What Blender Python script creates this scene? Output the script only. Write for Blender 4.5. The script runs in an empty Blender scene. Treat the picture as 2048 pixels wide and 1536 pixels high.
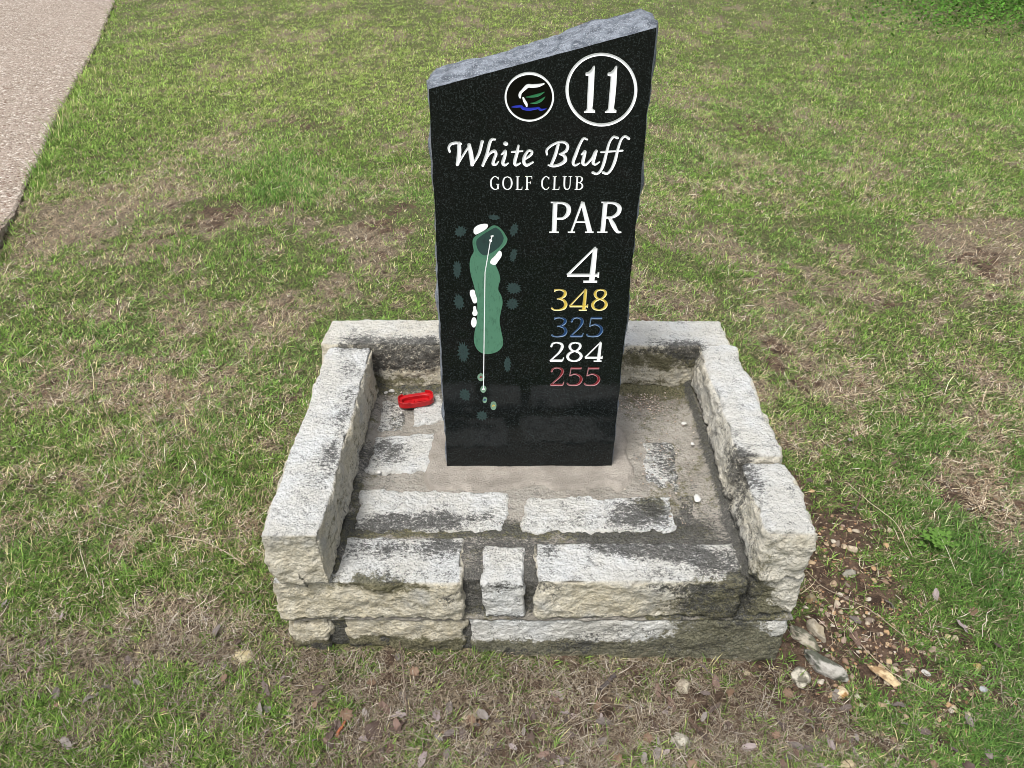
import bpy, math, random
import numpy as np
from mathutils import Vector, Matrix
from mathutils.geometry import delaunay_2d_cdt

random.seed(7)
RNG = np.random.default_rng(11)
R = math.radians
sc = bpy.context.scene
COL = sc.collection

# ------------------------------------------------------------------ camera, sky, sun, exposure
F, CX, CY = 1538.0, 1024.0, 768.0
TH = R(34.7)
CH = 1.60
cam_d = bpy.data.cameras.new('camera')
cam = bpy.data.objects.new('camera', cam_d)
COL.objects.link(cam)
cam.location = (0, 0, CH)
cam.rotation_euler = (R(90) - TH, 0, 0)
cam_d.sensor_width = 36
cam_d.lens = 36 * F / 2048
cam_d.clip_start = 0.05
cam_d.clip_end = 500
sc.camera = cam

SUN_EL, SUN_AZ = R(62), R(-150)      # azimuth measured from +Y clockwise: behind and left of the camera
world = bpy.data.worlds.new('World')
sc.world = world
world.use_nodes = True
wn = world.node_tree
wn.nodes.clear()
sky = wn.nodes.new('ShaderNodeTexSky')
sky.sky_type = 'NISHITA'
sky.sun_disc = False
sky.sun_elevation = SUN_EL
sky.sun_rotation = SUN_AZ
sky.air_density = 1.0
sky.dust_density = 3.0
sky.ozone_density = 1.0
hs = wn.nodes.new('ShaderNodeHueSaturation')
hs.inputs['Saturation'].default_value = 0.30
bg = wn.nodes.new('ShaderNodeBackground')
bg.inputs['Strength'].default_value = 0.095
wo = wn.nodes.new('ShaderNodeOutputWorld')
wn.links.new(sky.outputs[0], hs.inputs['Color'])
wn.links.new(hs.outputs[0], bg.inputs['Color'])
wn.links.new(bg.outputs[0], wo.inputs[0])
sl = bpy.data.lights.new('sun', 'SUN')
sl.energy = 1.5
sl.angle = R(16)
sl.color = (1.0, 0.965, 0.91)
sun = bpy.data.objects.new('sun', sl)
COL.objects.link(sun)
sd = Vector((math.sin(SUN_AZ) * math.cos(SUN_EL), math.cos(SUN_AZ) * math.cos(SUN_EL), math.sin(SUN_EL)))
sun.rotation_euler = sd.to_track_quat('Z', 'Y').to_euler()
sc.view_settings.view_transform = 'Standard'
sc.view_settings.look = 'None'
sc.view_settings.exposure = 1.20
sc.view_settings.gamma = 1.0
sc.cycles.filter_width = 0.9
sc.cycles.max_bounces = 6
sc.cycles.transparent_max_bounces = 4

# ------------------------------------------------------------------ measuring helpers (photo pixels -> metres on a known plane)
ct, st = math.cos(TH), math.sin(TH)
def ray(px, py):
    dx = (np.asarray(px, float) - CX) / F
    dy = -(np.asarray(py, float) - CY) / F
    return dx, ct + dy * st, -st + dy * ct
def on_z(px, py, z=0.0):
    dx, dy, dz = ray(px, py)
    t = (z - CH) / dz
    return dx * t, dy * t
def on_y(px, py, y):
    dx, dy, dz = ray(px, py)
    t = y / dy
    return dx * t, CH + dz * t

# ------------------------------------------------------------------ numpy noise
def _h(ix, iy, iz, seed):
    h = (ix.astype(np.int64) * 374761393 + iy.astype(np.int64) * 668265263 + iz.astype(np.int64) * 2147483647 + seed * 974634777) & 0xffffffff
    h = ((h ^ (h >> 13)) * 1274126177) & 0xffffffff
    h = ((h ^ (h >> 16)) * 2246822519) & 0xffffffff
    return ((h ^ (h >> 15)) & 0xffffff) / float(0xffffff)
def vn(p, scale, seed=0):
    q = p * scale
    i = np.floor(q).astype(np.int64)
    f = q - i
    f = f * f * (3 - 2 * f)
    r = 0
    for a in (0, 1):
        wa = f[:, 0] if a else 1 - f[:, 0]
        for b in (0, 1):
            wb = f[:, 1] if b else 1 - f[:, 1]
            for c in (0, 1):
                wc = f[:, 2] if c else 1 - f[:, 2]
                r = r + wa * wb * wc * _h(i[:, 0] + a, i[:, 1] + b, i[:, 2] + c, seed)
    return r
ROT = np.array([[0.80, 0.36, -0.48], [-0.48, 0.86, -0.16], [0.36, 0.36, 0.86]])
def fbm(p, scale, octs=4, seed=0, gain=0.5):
    s = 0; a = 1; t = 0
    q = p @ ROT.T
    for o in range(octs):
        s = s + a * vn(q, scale, seed + o * 17)
        t += a; a *= gain; scale *= 2.07
        q = q @ ROT.T
    return s / t
def fbm2(x, y, scale, octs=4, seed=0, gain=0.5):
    return fbm(np.stack([x, y, np.full_like(x, 0.37)], 1), scale, octs, seed, gain)
def sstep(a, b, x):
    t = np.clip((x - a) / (b - a), 0, 1)
    return t * t * (3 - 2 * t)

# ------------------------------------------------------------------ object helpers
def mesh_from(name, verts, faces, mats=(), smooth=False, mi=None):
    me = bpy.data.meshes.new(name)
    me.from_pydata([tuple(map(float, v)) for v in verts], [], [tuple(int(i) for i in f) for f in faces])
    for m in mats: me.materials.append(m)
    if mi is not None: me.polygons.foreach_set('material_index', np.asarray(mi, np.int32))
    me.polygons.foreach_set('use_smooth', np.full(len(me.polygons), smooth))
    me.update()
    return me
def link(name, me, parent=None, loc=None):
    o = bpy.data.objects.new(name, me)
    COL.objects.link(o)
    if parent is not None:
        o.parent = parent
        o.location = -Vector(parent.location) if loc is None else loc
    elif loc is not None:
        o.location = loc
    return o
def tag(o, label=None, cat=None, group=None, kind=None):
    if label: o['label'] = label
    if cat: o['category'] = cat
    if group: o['group'] = group
    if kind: o['kind'] = kind
    return o
def empty(name, loc, label, cat, group=None):
    o = bpy.data.objects.new(name, None)
    o.empty_display_size = 0.1
    COL.objects.link(o)
    o.location = loc
    return tag(o, label, cat, group)
def set_attr(me, name, arr):
    a = me.color_attributes.new(name, 'FLOAT_COLOR', 'POINT')
    b = np.ones((len(me.vertices), 4), np.float32)
    b[:, :arr.shape[1]] = arr
    a.data.foreach_set('color', b.ravel())

# ------------------------------------------------------------------ materials
class NT:
    def __init__(s, name):
        s.m = bpy.data.materials.new(name); s.m.use_nodes = True
        s.t = s.m.node_tree; s.t.nodes.clear()
        s.out = s.t.nodes.new('ShaderNodeOutputMaterial')
        s.bs = s.t.nodes.new('ShaderNodeBsdfPrincipled')
        s.t.links.new(s.bs.outputs[0], s.out.inputs[0])
        s.geo = s.t.nodes.new('ShaderNodeNewGeometry')
    def n(s, ty, **k):
        x = s.t.nodes.new(ty)
        for a, b in k.items(): setattr(x, a, b)
        return x
    def l(s, a, b): s.t.links.new(a, b)
    def put(s, sock, v):
        if isinstance(v, bpy.types.NodeSocket): s.l(v, sock)
        else: sock.default_value = v if not isinstance(v, tuple) or len(v) != 3 or sock.type != 'RGBA' else (*v, 1)
    def pos(s, scale=(1, 1, 1)):
        tc = s.n('ShaderNodeTexCoord')
        mp = s.n('ShaderNodeMapping'); s.l(tc.outputs['Object'], mp.inputs[0]); mp.inputs['Scale'].default_value = scale
        return mp.outputs[0]
    def noise(s, scale, detail=4, rough=0.6, vec=None, dist=0.0):
        x = s.n('ShaderNodeTexNoise'); x.inputs['Scale'].default_value = scale
        x.inputs['Detail'].default_value = detail; x.inputs['Roughness'].default_value = rough
        x.inputs['Distortion'].default_value = dist
        s.l(vec if vec is not None else s.pos(), x.inputs['Vector'])
        return x.outputs['Fac']
    def voro(s, scale, feature='F1', vec=None, rand=1.0):
        x = s.n('ShaderNodeTexVoronoi', feature=feature); x.inputs['Scale'].default_value = scale
        x.inputs['Randomness'].default_value = rand
        s.l(vec if vec is not None else s.pos(), x.inputs['Vector'])
        return x
    def math(s, op, a, b=0.0, c=0.0, clamp=False):
        x = s.n('ShaderNodeMath', operation=op, use_clamp=clamp)
        s.put(x.inputs[0], a); s.put(x.inputs[1], b)
        if len(x.inputs) > 2: s.put(x.inputs[2], c)
        return x.outputs[0]
    def ss(s, v, lo, hi, a=0.0, b=1.0):
        x = s.n('ShaderNodeMapRange', interpolation_type='SMOOTHSTEP')
        s.put(x.inputs['Value'], v); s.put(x.inputs['From Min'], lo); s.put(x.inputs['From Max'], hi)
        s.put(x.inputs['To Min'], a); s.put(x.inputs['To Max'], b)
        return x.outputs[0]
    def mix(s, fac, a, b, mode='MIX'):
        x = s.n('ShaderNodeMix', data_type='RGBA', blend_type=mode)
        s.put(x.inputs['Factor'], fac); s.put(x.inputs['A'], a) if False else None
        s.put(x.inputs[0], fac); s.put(x.inputs[6], a); s.put(x.inputs[7], b)
        return x.outputs[2]
    def ramp(s, fac, stops):
        x = s.n('ShaderNodeValToRGB'); e = x.color_ramp.elements
        while len(e) > 1: e.remove(e[0])
        e[0].position = stops[0][0]; e[0].color = (*stops[0][1], 1)
        for p, c in stops[1:]:
            k = e.new(p); k.color = (*c, 1)
        s.l(fac, x.inputs[0])
        return x.outputs[0]
    def attr(s, name):
        x = s.n('ShaderNodeAttribute', attribute_name=name)
        sp = s.n('ShaderNodeSeparateColor'); s.l(x.outputs['Color'], sp.inputs[0])
        return x.outputs['Color'], sp.outputs[0], sp.outputs[1], sp.outputs[2]
    def bump(s, h, strength, dist=0.01, nrm=None):
        x = s.n('ShaderNodeBump'); x.inputs['Strength'].default_value = strength; x.inputs['Distance'].default_value = dist
        s.l(h, x.inputs['Height'])
        if nrm is not None: s.l(nrm, x.inputs['Normal'])
        return x.outputs[0]
    def done(s, color, rough=0.85, normal=None, spec=0.3):
        s.put(s.bs.inputs['Base Color'], color); s.put(s.bs.inputs['Roughness'], rough)
        s.bs.inputs['Specular IOR Level'].default_value = spec
        if normal is not None: s.l(normal, s.bs.inputs['Normal'])
        return s.m

def mat_limestone(name, mortar=False):
    # vertex attribute 'wear': red = black lichen, green = moss, blue = cream (unweathered) stone
    t = NT(name)
    _, st_, mo, cr = t.attr('wear')
    nb = t.noise(9, 4, 0.6); nm = t.noise(45, 6, 0.7); nf = t.noise(190, 5, 0.75); nvf = t.noise(520, 3, 0.7)
    if mortar:
        white = t.mix(t.ss(nb, 0.35, 0.65), (0.31, 0.285, 0.245), (0.45, 0.415, 0.365))
        cream = t.mix(t.ss(nf, 0.35, 0.65), (0.50, 0.475, 0.43), (0.27, 0.245, 0.215))
    else:
        white = t.mix(t.ss(nb, 0.35, 0.65), (0.88, 0.89, 0.88), (0.86, 0.845, 0.79))
        cream = t.mix(t.ss(nm, 0.35, 0.68), (0.86, 0.80, 0.65), (0.78, 0.69, 0.49))
        cream = t.mix(t.ss(nb, 0.52, 0.72), cream, (0.64, 0.625, 0.57))
    col = t.mix(cr, white, cream)
    # fine grain and dirt in the pits, darkened further to paint in relief shade
    g = t.ss(nf, 0.40, 0.58)
    grey = t.math('MULTIPLY', t.ss(t.math('ADD', t.math('MULTIPLY', nm, .6), t.math('MULTIPLY', nb, .4)), 0.50, 0.60), 0.14)
    col = t.mix(grey, col, (0.36, 0.365, 0.35))
    col = t.mix(t.math('MULTIPLY', t.math('SUBTRACT', 1.0, g), t.math('ADD', 0.14, t.math('MULTIPLY', cr, 0.20))), col, (0.38, 0.345, 0.26))
    pits = t.ss(t.math('ADD', t.math('MULTIPLY', nvf, 0.6), t.math('MULTIPLY', nm, 0.4)), 0.40, 0.34)
    col = t.mix(t.math('MULTIPLY', pits, 0.65), col, (0.12, 0.11, 0.095))
    sk = t.noise(240, 3, 0.75, vec=t.pos((1, 1.3, 1)))
    cl = t.noise(26, 5, 0.7)
    spk = t.ss(t.math('ADD', t.math('MULTIPLY', sk, 0.50), t.math('MULTIPLY', cl, 0.50)), 0.54, 0.595)
    col = t.mix(t.math('MULTIPLY', spk, t.math('SUBTRACT', 0.70, t.math('MULTIPLY', cr, 0.35))), col, (0.14, 0.14, 0.13))
    # moss below, lichen above, both broken up by noise
    mv = t.math('ADD', t.math('MULTIPLY', nm, 0.55), t.math('MULTIPLY', nf, 0.45))
    th = t.math('SUBTRACT', 0.70, t.math('MULTIPLY', t.math('MINIMUM', mo, .85), 0.40))
    mf = t.ss(mv, t.math('SUBTRACT', th, 0.04), t.math('ADD', th, 0.07))
    mcol = t.mix(t.ss(nf, 0.40, 0.58), (0.048, 0.050, 0.014), (0.20, 0.185, 0.10))
    col = t.mix(t.math('MULTIPLY', mf, 0.88), col, mcol)
    nl = t.noise(85, 7, 0.78, vec=t.pos((1.0, 1.6, 1.0)), dist=0.3)
    lv = t.math('ADD', t.math('MULTIPLY', nl, 0.62), t.math('MULTIPLY', t.noise(300, 5, 0.8), 0.38))
    st_ = t.math('MINIMUM', st_, 0.74 if mortar else 0.72)
    th2 = t.math('SUBTRACT', 0.665, t.math('MULTIPLY', st_, 0.33))
    lf = t.ss(lv, t.math('SUBTRACT', th2, 0.03), t.math('ADD', th2, 0.055))
    lcol = t.mix(t.ss(nvf, 0.40, 0.60), (0.022, 0.023, 0.022), (0.150, 0.148, 0.138))
    col = t.mix(t.math('MULTIPLY', lf, 0.90), col, lcol)
    h = t.math('ADD', t.math('MULTIPLY', nf, 0.75), t.math('ADD', t.math('MULTIPLY', nm, 1.0), t.math('MULTIPLY', nvf, 0.30)))
    vf = t.voro(75, vec=t.pos((1, 1, 1.25)))
    vf2 = t.voro(170)
    h = t.math('ADD', h, t.math('ADD', t.math('MULTIPLY', vf.outputs['Distance'], 0.55), t.math('MULTIPLY', vf2.outputs['Distance'], 0.30)))
    return t.done(col, 0.93, t.bump(h, 1.0 if not mortar else 0.8, 0.016), 0.2)

M_STONE = mat_limestone('limestone')
M_MORTAR = mat_limestone('mortar', True)

def mat_brushed():
    t = NT('brushed mortar')
    _, st_, mo, cr = t.attr('wear')
    nb = t.noise(14, 4, 0.6); nf = t.noise(230, 4, 0.7)
    w = t.n('ShaderNodeTexWave', wave_type='BANDS', bands_direction='Y')
    w.inputs['Scale'].default_value = 40; w.inputs['Distortion'].default_value = 30; w.inputs['Detail'].default_value = 4
    w.inputs['Detail Scale'].default_value = 1.6
    t.l(t.pos((0.6, 1, 1)), w.inputs['Vector'])
    col = t.mix(t.ss(nb, 0.35, 0.65), (0.27, 0.245, 0.212), (0.385, 0.350, 0.305))
    col = t.mix(t.math('MULTIPLY', t.ss(w.outputs['Fac'], 0.45, 0.0), 0.20), col, (0.25, 0.215, 0.18))
    col = t.mix(t.math('MULTIPLY', t.ss(nf, 0.45, 0.33), 0.5), col, (0.24, 0.21, 0.175))
    h = t.math('ADD', t.math('MULTIPLY', w.outputs['Fac'], 0.7), nf)
    return t.done(col, 0.92, t.bump(h, 0.7, 0.004), 0.2)
M_BRUSH = mat_brushed()

def mat_polished():
    t = NT('polished black granite')
    v = t.voro(620)
    n1 = t.noise(330, 4, 0.8); n2 = t.noise(14, 3, 0.5)
    sp = t.ss(n1, 0.54, 0.68)
    col = t.mix(t.math('MULTIPLY', sp, 0.8), (0.0045, 0.0060, 0.0062), (0.048, 0.060, 0.060))
    c2 = t.ss(v.outputs['Color'], 0.80, 0.98)
    col = t.mix(t.math('MULTIPLY', c2, 0.5), col, (0.035, 0.042, 0.040))
    return t.done(col, t.ss(n2, 0.3, 0.7, 0.05, 0.10), None, 0.30)
M_POLISH = mat_polished()
def mat_rough_granite():
    t = NT('rough granite')
    nm = t.noise(38, 6, 0.7, dist=0.4); nf = t.noise(300, 4, 0.75); nb = t.noise(9, 3, 0.5, vec=t.pos((0.5, 1, 1.5)))
    col = t.mix(t.ss(nm, 0.36, 0.64), (0.070, 0.083, 0.103), (0.225, 0.252, 0.290))
    col = t.mix(t.math('MULTIPLY', t.ss(nf, 0.46, 0.32), 0.85), col, (0.055, 0.058, 0.065))
    col = t.mix(t.math('MULTIPLY', t.ss(nf, 0.55, 0.62), 0.6), col, (0.48, 0.50, 0.53))
    h = t.math('ADD', nm, t.math('MULTIPLY', nf, 0.4))
    return t.done(col, 0.8, t.bump(h, 0.8, 0.008), 0.3)
M_ROUGHG = mat_rough_granite()
def mat_paint(name, c, rough=0.55, wear=0.25, dark=(0.03, 0.035, 0.03), ws=160, brush=False, lip=None):
    t = NT(name)
    nf = t.noise(ws, 4, 0.7, vec=t.pos((1, 1, 0.35)) if brush else None)
    n2 = t.noise(40, 3, 0.6)
    col = t.mix(t.math('MULTIPLY', t.ss(nf, 0.50, 0.33), wear), c, dark)
    col = t.mix(t.math('MULTIPLY', t.ss(n2, 0.45, 0.7), 0.12), col, tuple(min(1, x * 1.25 + .01) for x in c))
    if lip:                                   # cut granite at the groove lip, with an edge highlight painted into its colour
        _, e, _, _ = t.attr('groove')
        col = t.mix(t.ss(e, 0.75, 0.30, 0.0, 0.8), col, lip)
    return t.done(col, rough, None, 0.35)
P_WHITE = mat_paint('white paint', (0.82, 0.84, 0.84), 0.5, 0.12, (0.4, 0.42, 0.42), 90)
P_YELLOW = mat_paint('yellow paint', (0.62, 0.46, 0.07), 0.45, 0.4, (0.30, 0.24, 0.06), 200, lip=(.62, .58, .36))
P_BLUE = mat_paint('blue paint', (0.009, 0.045, 0.14), 0.4, 0.4, (0.01, 0.03, 0.09), 200, lip=(.14, .22, .32))
P_RED = mat_paint('red paint', (0.19, 0.009, 0.014), 0.4, 0.4, (0.08, 0.01, 0.012), 200, lip=(.36, .20, .21))
P_BLACK = mat_paint('black paint', (0.001, 0.001, 0.001), 0.12, 0.0)
P_LBLUE = mat_paint('emblem blue paint', (0.012, 0.028, 0.42), 0.6, 0.2)
P_LGREEN = mat_paint('emblem green paint', (0.016, 0.15, 0.055), 0.6, 0.2)
P_FAIR = mat_paint('fairway green paint', (0.068, 0.185, 0.115), 0.7, 0.75, (0.035, 0.10, 0.062), 130, True)
P_GREEN = mat_paint('dark green paint', (0.016, 0.042, 0.038), 0.7, 0.5, (0.01, 0.018, 0.017), 130, True)
P_RIMG = mat_paint('green rim paint', (0.055, 0.17, 0.105), 0.7, 0.4, (0.03, 0.09, 0.06), 130, True)
P_TREE = mat_paint('tree symbol paint', (0.020, 0.042, 0.040), 0.7, 0.9, (0.006, 0.012, 0.012), 330)
P_TEE = mat_paint('tee symbol paint', (0.16, 0.27, 0.19), 0.7, 0.4, (0.03, 0.07, 0.05), 240)

def mat_attr(name, rough=0.7, transl=0.0, bumps=None, spec=0.25, varn=0.0, nscale=60):
    t = NT(name)
    c, _, _, _ = t.attr('tint')
    col = c
    if varn:
        n = t.noise(nscale, 5, 0.65)
        col = t.mix(t.math('MULTIPLY', t.ss(n, 0.42, 0.62), varn), c, t.mix(1.0, c, (0.45, 0.43, 0.42), 'MULTIPLY'))
    nr = None
    if bumps:
        nr = t.bump(t.noise(bumps[0], 5, 0.7), bumps[1], bumps[2])
    m = t.done(col, rough, nr, spec)
    if transl:
        tr = t.n('ShaderNodeBsdfTranslucent'); t.l(col, tr.inputs[0])
        mx = t.n('ShaderNodeMixShader'); mx.inputs[0].default_value = transl
        t.l(t.bs.outputs[0], mx.inputs[1]); t.l(tr.outputs[0], mx.inputs[2]); t.l(mx.outputs[0], t.out.inputs[0])
    return m
M_BLADE = mat_attr('grass blade', 0.75, 0.30, None, 0.12)
M_STRAW = mat_attr('dry straw', 0.7, 0.12, None, 0.2)

# ------------------------------------------------------------------ terrain
PX0, PX1, PY0, PY1 = -0.528, 0.652, 1.158, 2.045       # stone plinth footprint
ZB = [0.132, 0.268, 0.423]                              # top of bottom course, of floor course, of coping
PATH_Z = 0.062
path_px = [(300, -150), (262, -70), (229, 0), (197, 80), (153, 160), (122, 219), (92, 284), (60, 350), (44, 392), (22, 430), (-6, 462), (-90, 540), (-260, 680)]
path_edge = [tuple(float(v) for v in on_z(a, b, PATH_Z)) for a, b in path_px]
pe = np.array(path_edge)[::-1]      # near to far
_d = (pe[0] - pe[1]) / np.linalg.norm(pe[0] - pe[1])
pe = np.vstack([pe[0] + _d * 9.0, pe])
def path_x(y):                      # x of the path's edge at distance y
    return np.interp(y, pe[:, 1], pe[:, 0])

def gh(x, y):
    x = np.asarray(x, float); y = np.asarray(y, float)
    xf, yf = np.atleast_1d(x).ravel(), np.atleast_1d(y).ravel()
    z = -0.050 * np.tanh((xf - 0.06) / 0.9)
    z = z + (fbm2(xf, yf, 1.1, 3, 5) - 0.5) * 0.05 * sstep(0.0, 1.2, np.hypot(xf - 0.06, yf - 1.6) - 0.6)
    z = z + (fbm2(xf, yf, 9, 3, 6) - 0.5) * 0.020 * sstep(0.02, 0.12, np.maximum(np.abs(xf - 0.062) - 0.59, np.abs(yf - 1.6) - 0.445))
    z = z + (fbm2(xf, yf, 38, 3, 8) - 0.5) * 0.007
    pdx = np.exp(-np.clip(xf - path_x(yf), 0, 9) / .25) * sstep(3.9, 4.5, yf)
    z = z + (PATH_Z - .006 - z) * pdx
    # washed out hollow along the near end of the path
    z = z - 0.085 * np.exp(-((xf + 2.42) / 0.24) ** 2 - ((yf - 3.42) / 0.40) ** 2)
    return z.reshape(np.broadcast(x, y).shape) if x.ndim or y.ndim else float(z[0])
# blobs: (px, py, rx, ry, amount) measured in the photograph, turned to ground ellipses
def blobs(lst):
    out = []
    for a, b, rx, ry, k in lst:
        x, y = on_z(a, b); x1, _ = on_z(a + rx, b); _, y1 = on_z(a, b - ry); _, y2 = on_z(a, b + ry)
        out.append((float(x), float(y), abs(float(x1 - x)), abs(float(y1 - y2)) / 2, k))
    return out
STRAW = blobs([(200, 440, 170, 70, 1.25), (60, 560, 90, 40, .5), (720, 480, 90, 60, .9), (770, 300, 90, 40, .4), (560, 120, 160, 60, .25), (360, 1090, 170, 70, .6),
               (260, 1340, 230, 80, .5), (50, 970, 70, 40, .6), (470, 1260, 150, 70, .6), (900, 1450, 500, 120, .7), (1400, 1450, 400, 110, .65), (180, 800, 120, 40, .3),
               (1400, 190, 70, 50, .5), (1980, 460, 130, 60, 1.0), (1590, 830, 90, 110, .5), (1980, 960, 90, 60, .8), (1640, 640, 60, 60, .3), (430, 310, 120, 60, .5),
               (640, 1330, 160, 60, .6), (560, 930, 50, 140, .35), (100, 1480, 200, 60, .35), (1950, 560, 100, 40, .4), (1000, 60, 300, 60, .1), (620, 620, 120, 40, .25),
               (1750, 330, 200, 60, .3), (1500, 330, 60, 90, .4), (300, 660, 150, 30, .2), (1600, 1100, 60, 120, .4), (1330, 330, 40, 120, .35), (150, 1380, 140, 40, .4),
               (2040, 300, 80, 50, .35), (420, 800, 60, 60, .3), (60, 850, 60, 40, .3), (1850, 200, 120, 40, .2), (1880, 740, 80, 30, .3)])
SOIL = blobs([(280, 292, 55, 16, .8), (620, 272, 100, 13, .75), (430, 440, 75, 40, .7), (190, 335, 60, 18, .6), (1490, 240, 70, 25, .7), (1990, 500, 90, 40, .45), (740, 450, 70, 25, .4),
              (1700, 1130, 120, 130, 1.0), (1800, 1290, 230, 90, .85), (1640, 1010, 45, 80, .8), (1570, 720, 40, 60, .5), (1960, 975, 90, 40, .8), (1300, 1385, 260, 45, .45),
              (1620, 1310, 70, 60, .9), (1900, 1420, 150, 60, .5), (640, 250, 40, 10, .5), (1550, 420, 60, 16, .3), (1400, 110, 40, 12, .3), (350, 1080, 60, 20, .3), (800, 440, 50, 40, .5),
              (1450, 1440, 330, 60, .40), (900, 1460, 360, 60, .45), (1050, 1340, 400, 25, .35), (1780, 600, 60, 12, .3)])
LUSH = blobs([(180, 230, 60, 80, .3), (570, 350, 110, 45, .7), (560, 415, 60, 35, .7), (640, 430, 60, 22, .5), (1450, 540, 50, 20, .8), (1910, 1060, 130, 70, .45), (2010, 1180, 80, 110, .40),
              (1700, 640, 180, 60, .3), (540, 540, 170, 45, .45), (350, 900, 160, 70, .4), (300, 1170, 120, 50, .35), (90, 1150, 110, 70, .35), (2030, 1500, 50, 80, .8), (70, 360, 40, 25, 1.0),
              (110, 290, 25, 50, .8), (1760, 460, 120, 50, .3), (1380, 480, 60, 60, .4), (1950, 130, 200, 90, .7), (670, 680, 25, 20, .8), (290, 190, 130, 60, .3), (230, 300, 50, 30, .6),
              (120, 700, 120, 50, .4), (430, 990, 120, 50, .35), (1850, 870, 120, 50, .45), (250, 120, 60, 80, .3), (380, 540, 110, 40, .35)])
YELLOW = blobs([(700, 60, 420, 90, .9), (500, 180, 300, 70, .5), (1100, 30, 200, 60, .6), (1500, 60, 150, 50, .35), (760, 200, 160, 60, .5)])
def field(bl, x, y):
    s = np.zeros_like(x)
    for a, b, rx, ry, k in bl:
        wob = 1.0
        s = s + k * np.exp(-(((x - a) / rx) ** 2 + ((y - b) / ry) ** 2) * 0.9)
    return s
def masks(x, y):
    n1 = fbm2(x, y, 4.2, 4, 21); n2 = fbm2(x, y, 17, 4, 33, .6); n3 = fbm2(x, y, 1.6, 3, 44); n4 = fbm2(x, y, 42, 3, 55)
    wx = x + (fbm2(x, y, 7, 3, 61) - .5) * .22; wy = y + (fbm2(x, y, 7, 3, 62) - .5) * .22
    near = sstep(4.0, 1.5, y)
    straw = field(STRAW, wx, wy) + (n1 - .5) * 3.0 + (n2 - .5) * 2.6 + (n3 - .5) * .8 + .04 + .06 * near
    soil = field(SOIL, wx, wy) * 1.10 + (n2 - .5) * 2.2 + (n4 - .5) * 1.4 + (n1 - .5) * .6 - .14
    lush = field(LUSH, wx, wy) + (n2 - .5) * 1.5 + (n1 - .5) * 1.6
    yel = field(YELLOW, x, y)
    return np.clip(straw, 0, 1), np.clip(soil, 0, 1), np.clip(lush, 0, 1), np.clip(yel, 0, 1)

def build_ground():
    def axis(lo, hi, c, fine, n_out, grow):
        a = [c]
        s = fine
        while a[-1] < hi:
            if a[-1] - c > n_out: s *= grow
            a.append(a[-1] + s)
        b = [c]; s = fine
        while b[-1] > lo:
            if c - b[-1] > n_out: s *= grow
            b.append(b[-1] - s)
        return np.array(b[::-1][:-1] + a)
    xs = axis(-60, 60, 0.0, 0.016, 1.7, 1.05)
    ys = axis(-30, 90, 1.6, 0.016, 1.5, 1.045)
    X, Y = np.meshgrid(xs, ys)
    x, y = X.ravel(), Y.ravel()
    z = gh(x, y)
    straw, soil, lush, yel = masks(x, y)
    onp = x < path_x(y) - 0.03
    z = np.where(onp, z - 0.05, z)
    v = np.stack([x, y, z], 1)
    nx, ny = len(xs), len(ys)
    idx = np.arange(nx * ny).reshape(ny, nx)
    f = np.stack([idx[:-1, :-1].ravel(), idx[:-1, 1:].ravel(), idx[1:, 1:].ravel(), idx[1:, :-1].ravel()], 1)
    t = NT('soil and thatch')
    _, ms, mso, ml = t.attr('cover')
    n1 = t.noise(30, 5, 0.7); n2 = t.noise(140, 5, 0.75); n3 = t.noise(420, 3, 0.7); nr = t.noise(4, 4, 0.6)
    soilc = t.mix(t.ss(n1, 0.35, 0.65), (0.038, 0.026, 0.019), (0.130, 0.088, 0.063))
    soilc = t.mix(t.math('MULTIPLY', t.ss(n2, 0.55, 0.66), 0.6), soilc, (0.27, 0.19, 0.13))
    th = t.mix(t.ss(n2, 0.40, 0.60), (0.050, 0.038, 0.027), (0.30, 0.245, 0.17))
    turf = t.mix(t.ss(n2, 0.40, 0.60), (0.028, 0.036, 0.014), (0.16, 0.165, 0.075))
    col = t.mix(t.ss(t.math('ADD', ms, t.math('MULTIPLY', t.math('SUBTRACT', n1, 0.5), 0.8)), 0.15, 0.6), turf, th)
    col = t.mix(t.ss(t.math('ADD', mso, t.math('MULTIPLY', t.math('SUBTRACT', n1, 0.5), 0.6)), 0.25, 0.6), col, soilc)
    col = t.mix(t.math('MULTIPLY', t.ss(n3, 0.45, 0.35), 0.5), col, (0.04, 0.03, 0.02))
    m = t.done(col, 0.95, t.bump(t.math('ADD', n2, t.math('MULTIPLY', n3, 0.4)), 0.9, 0.008), 0.1)
    me = mesh_from('ground', v, f, [m], True)
    set_attr(me, 'cover', np.stack([straw, soil, lush], 1))
    tag(link('ground', me), kind='structure')
build_ground()

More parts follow.
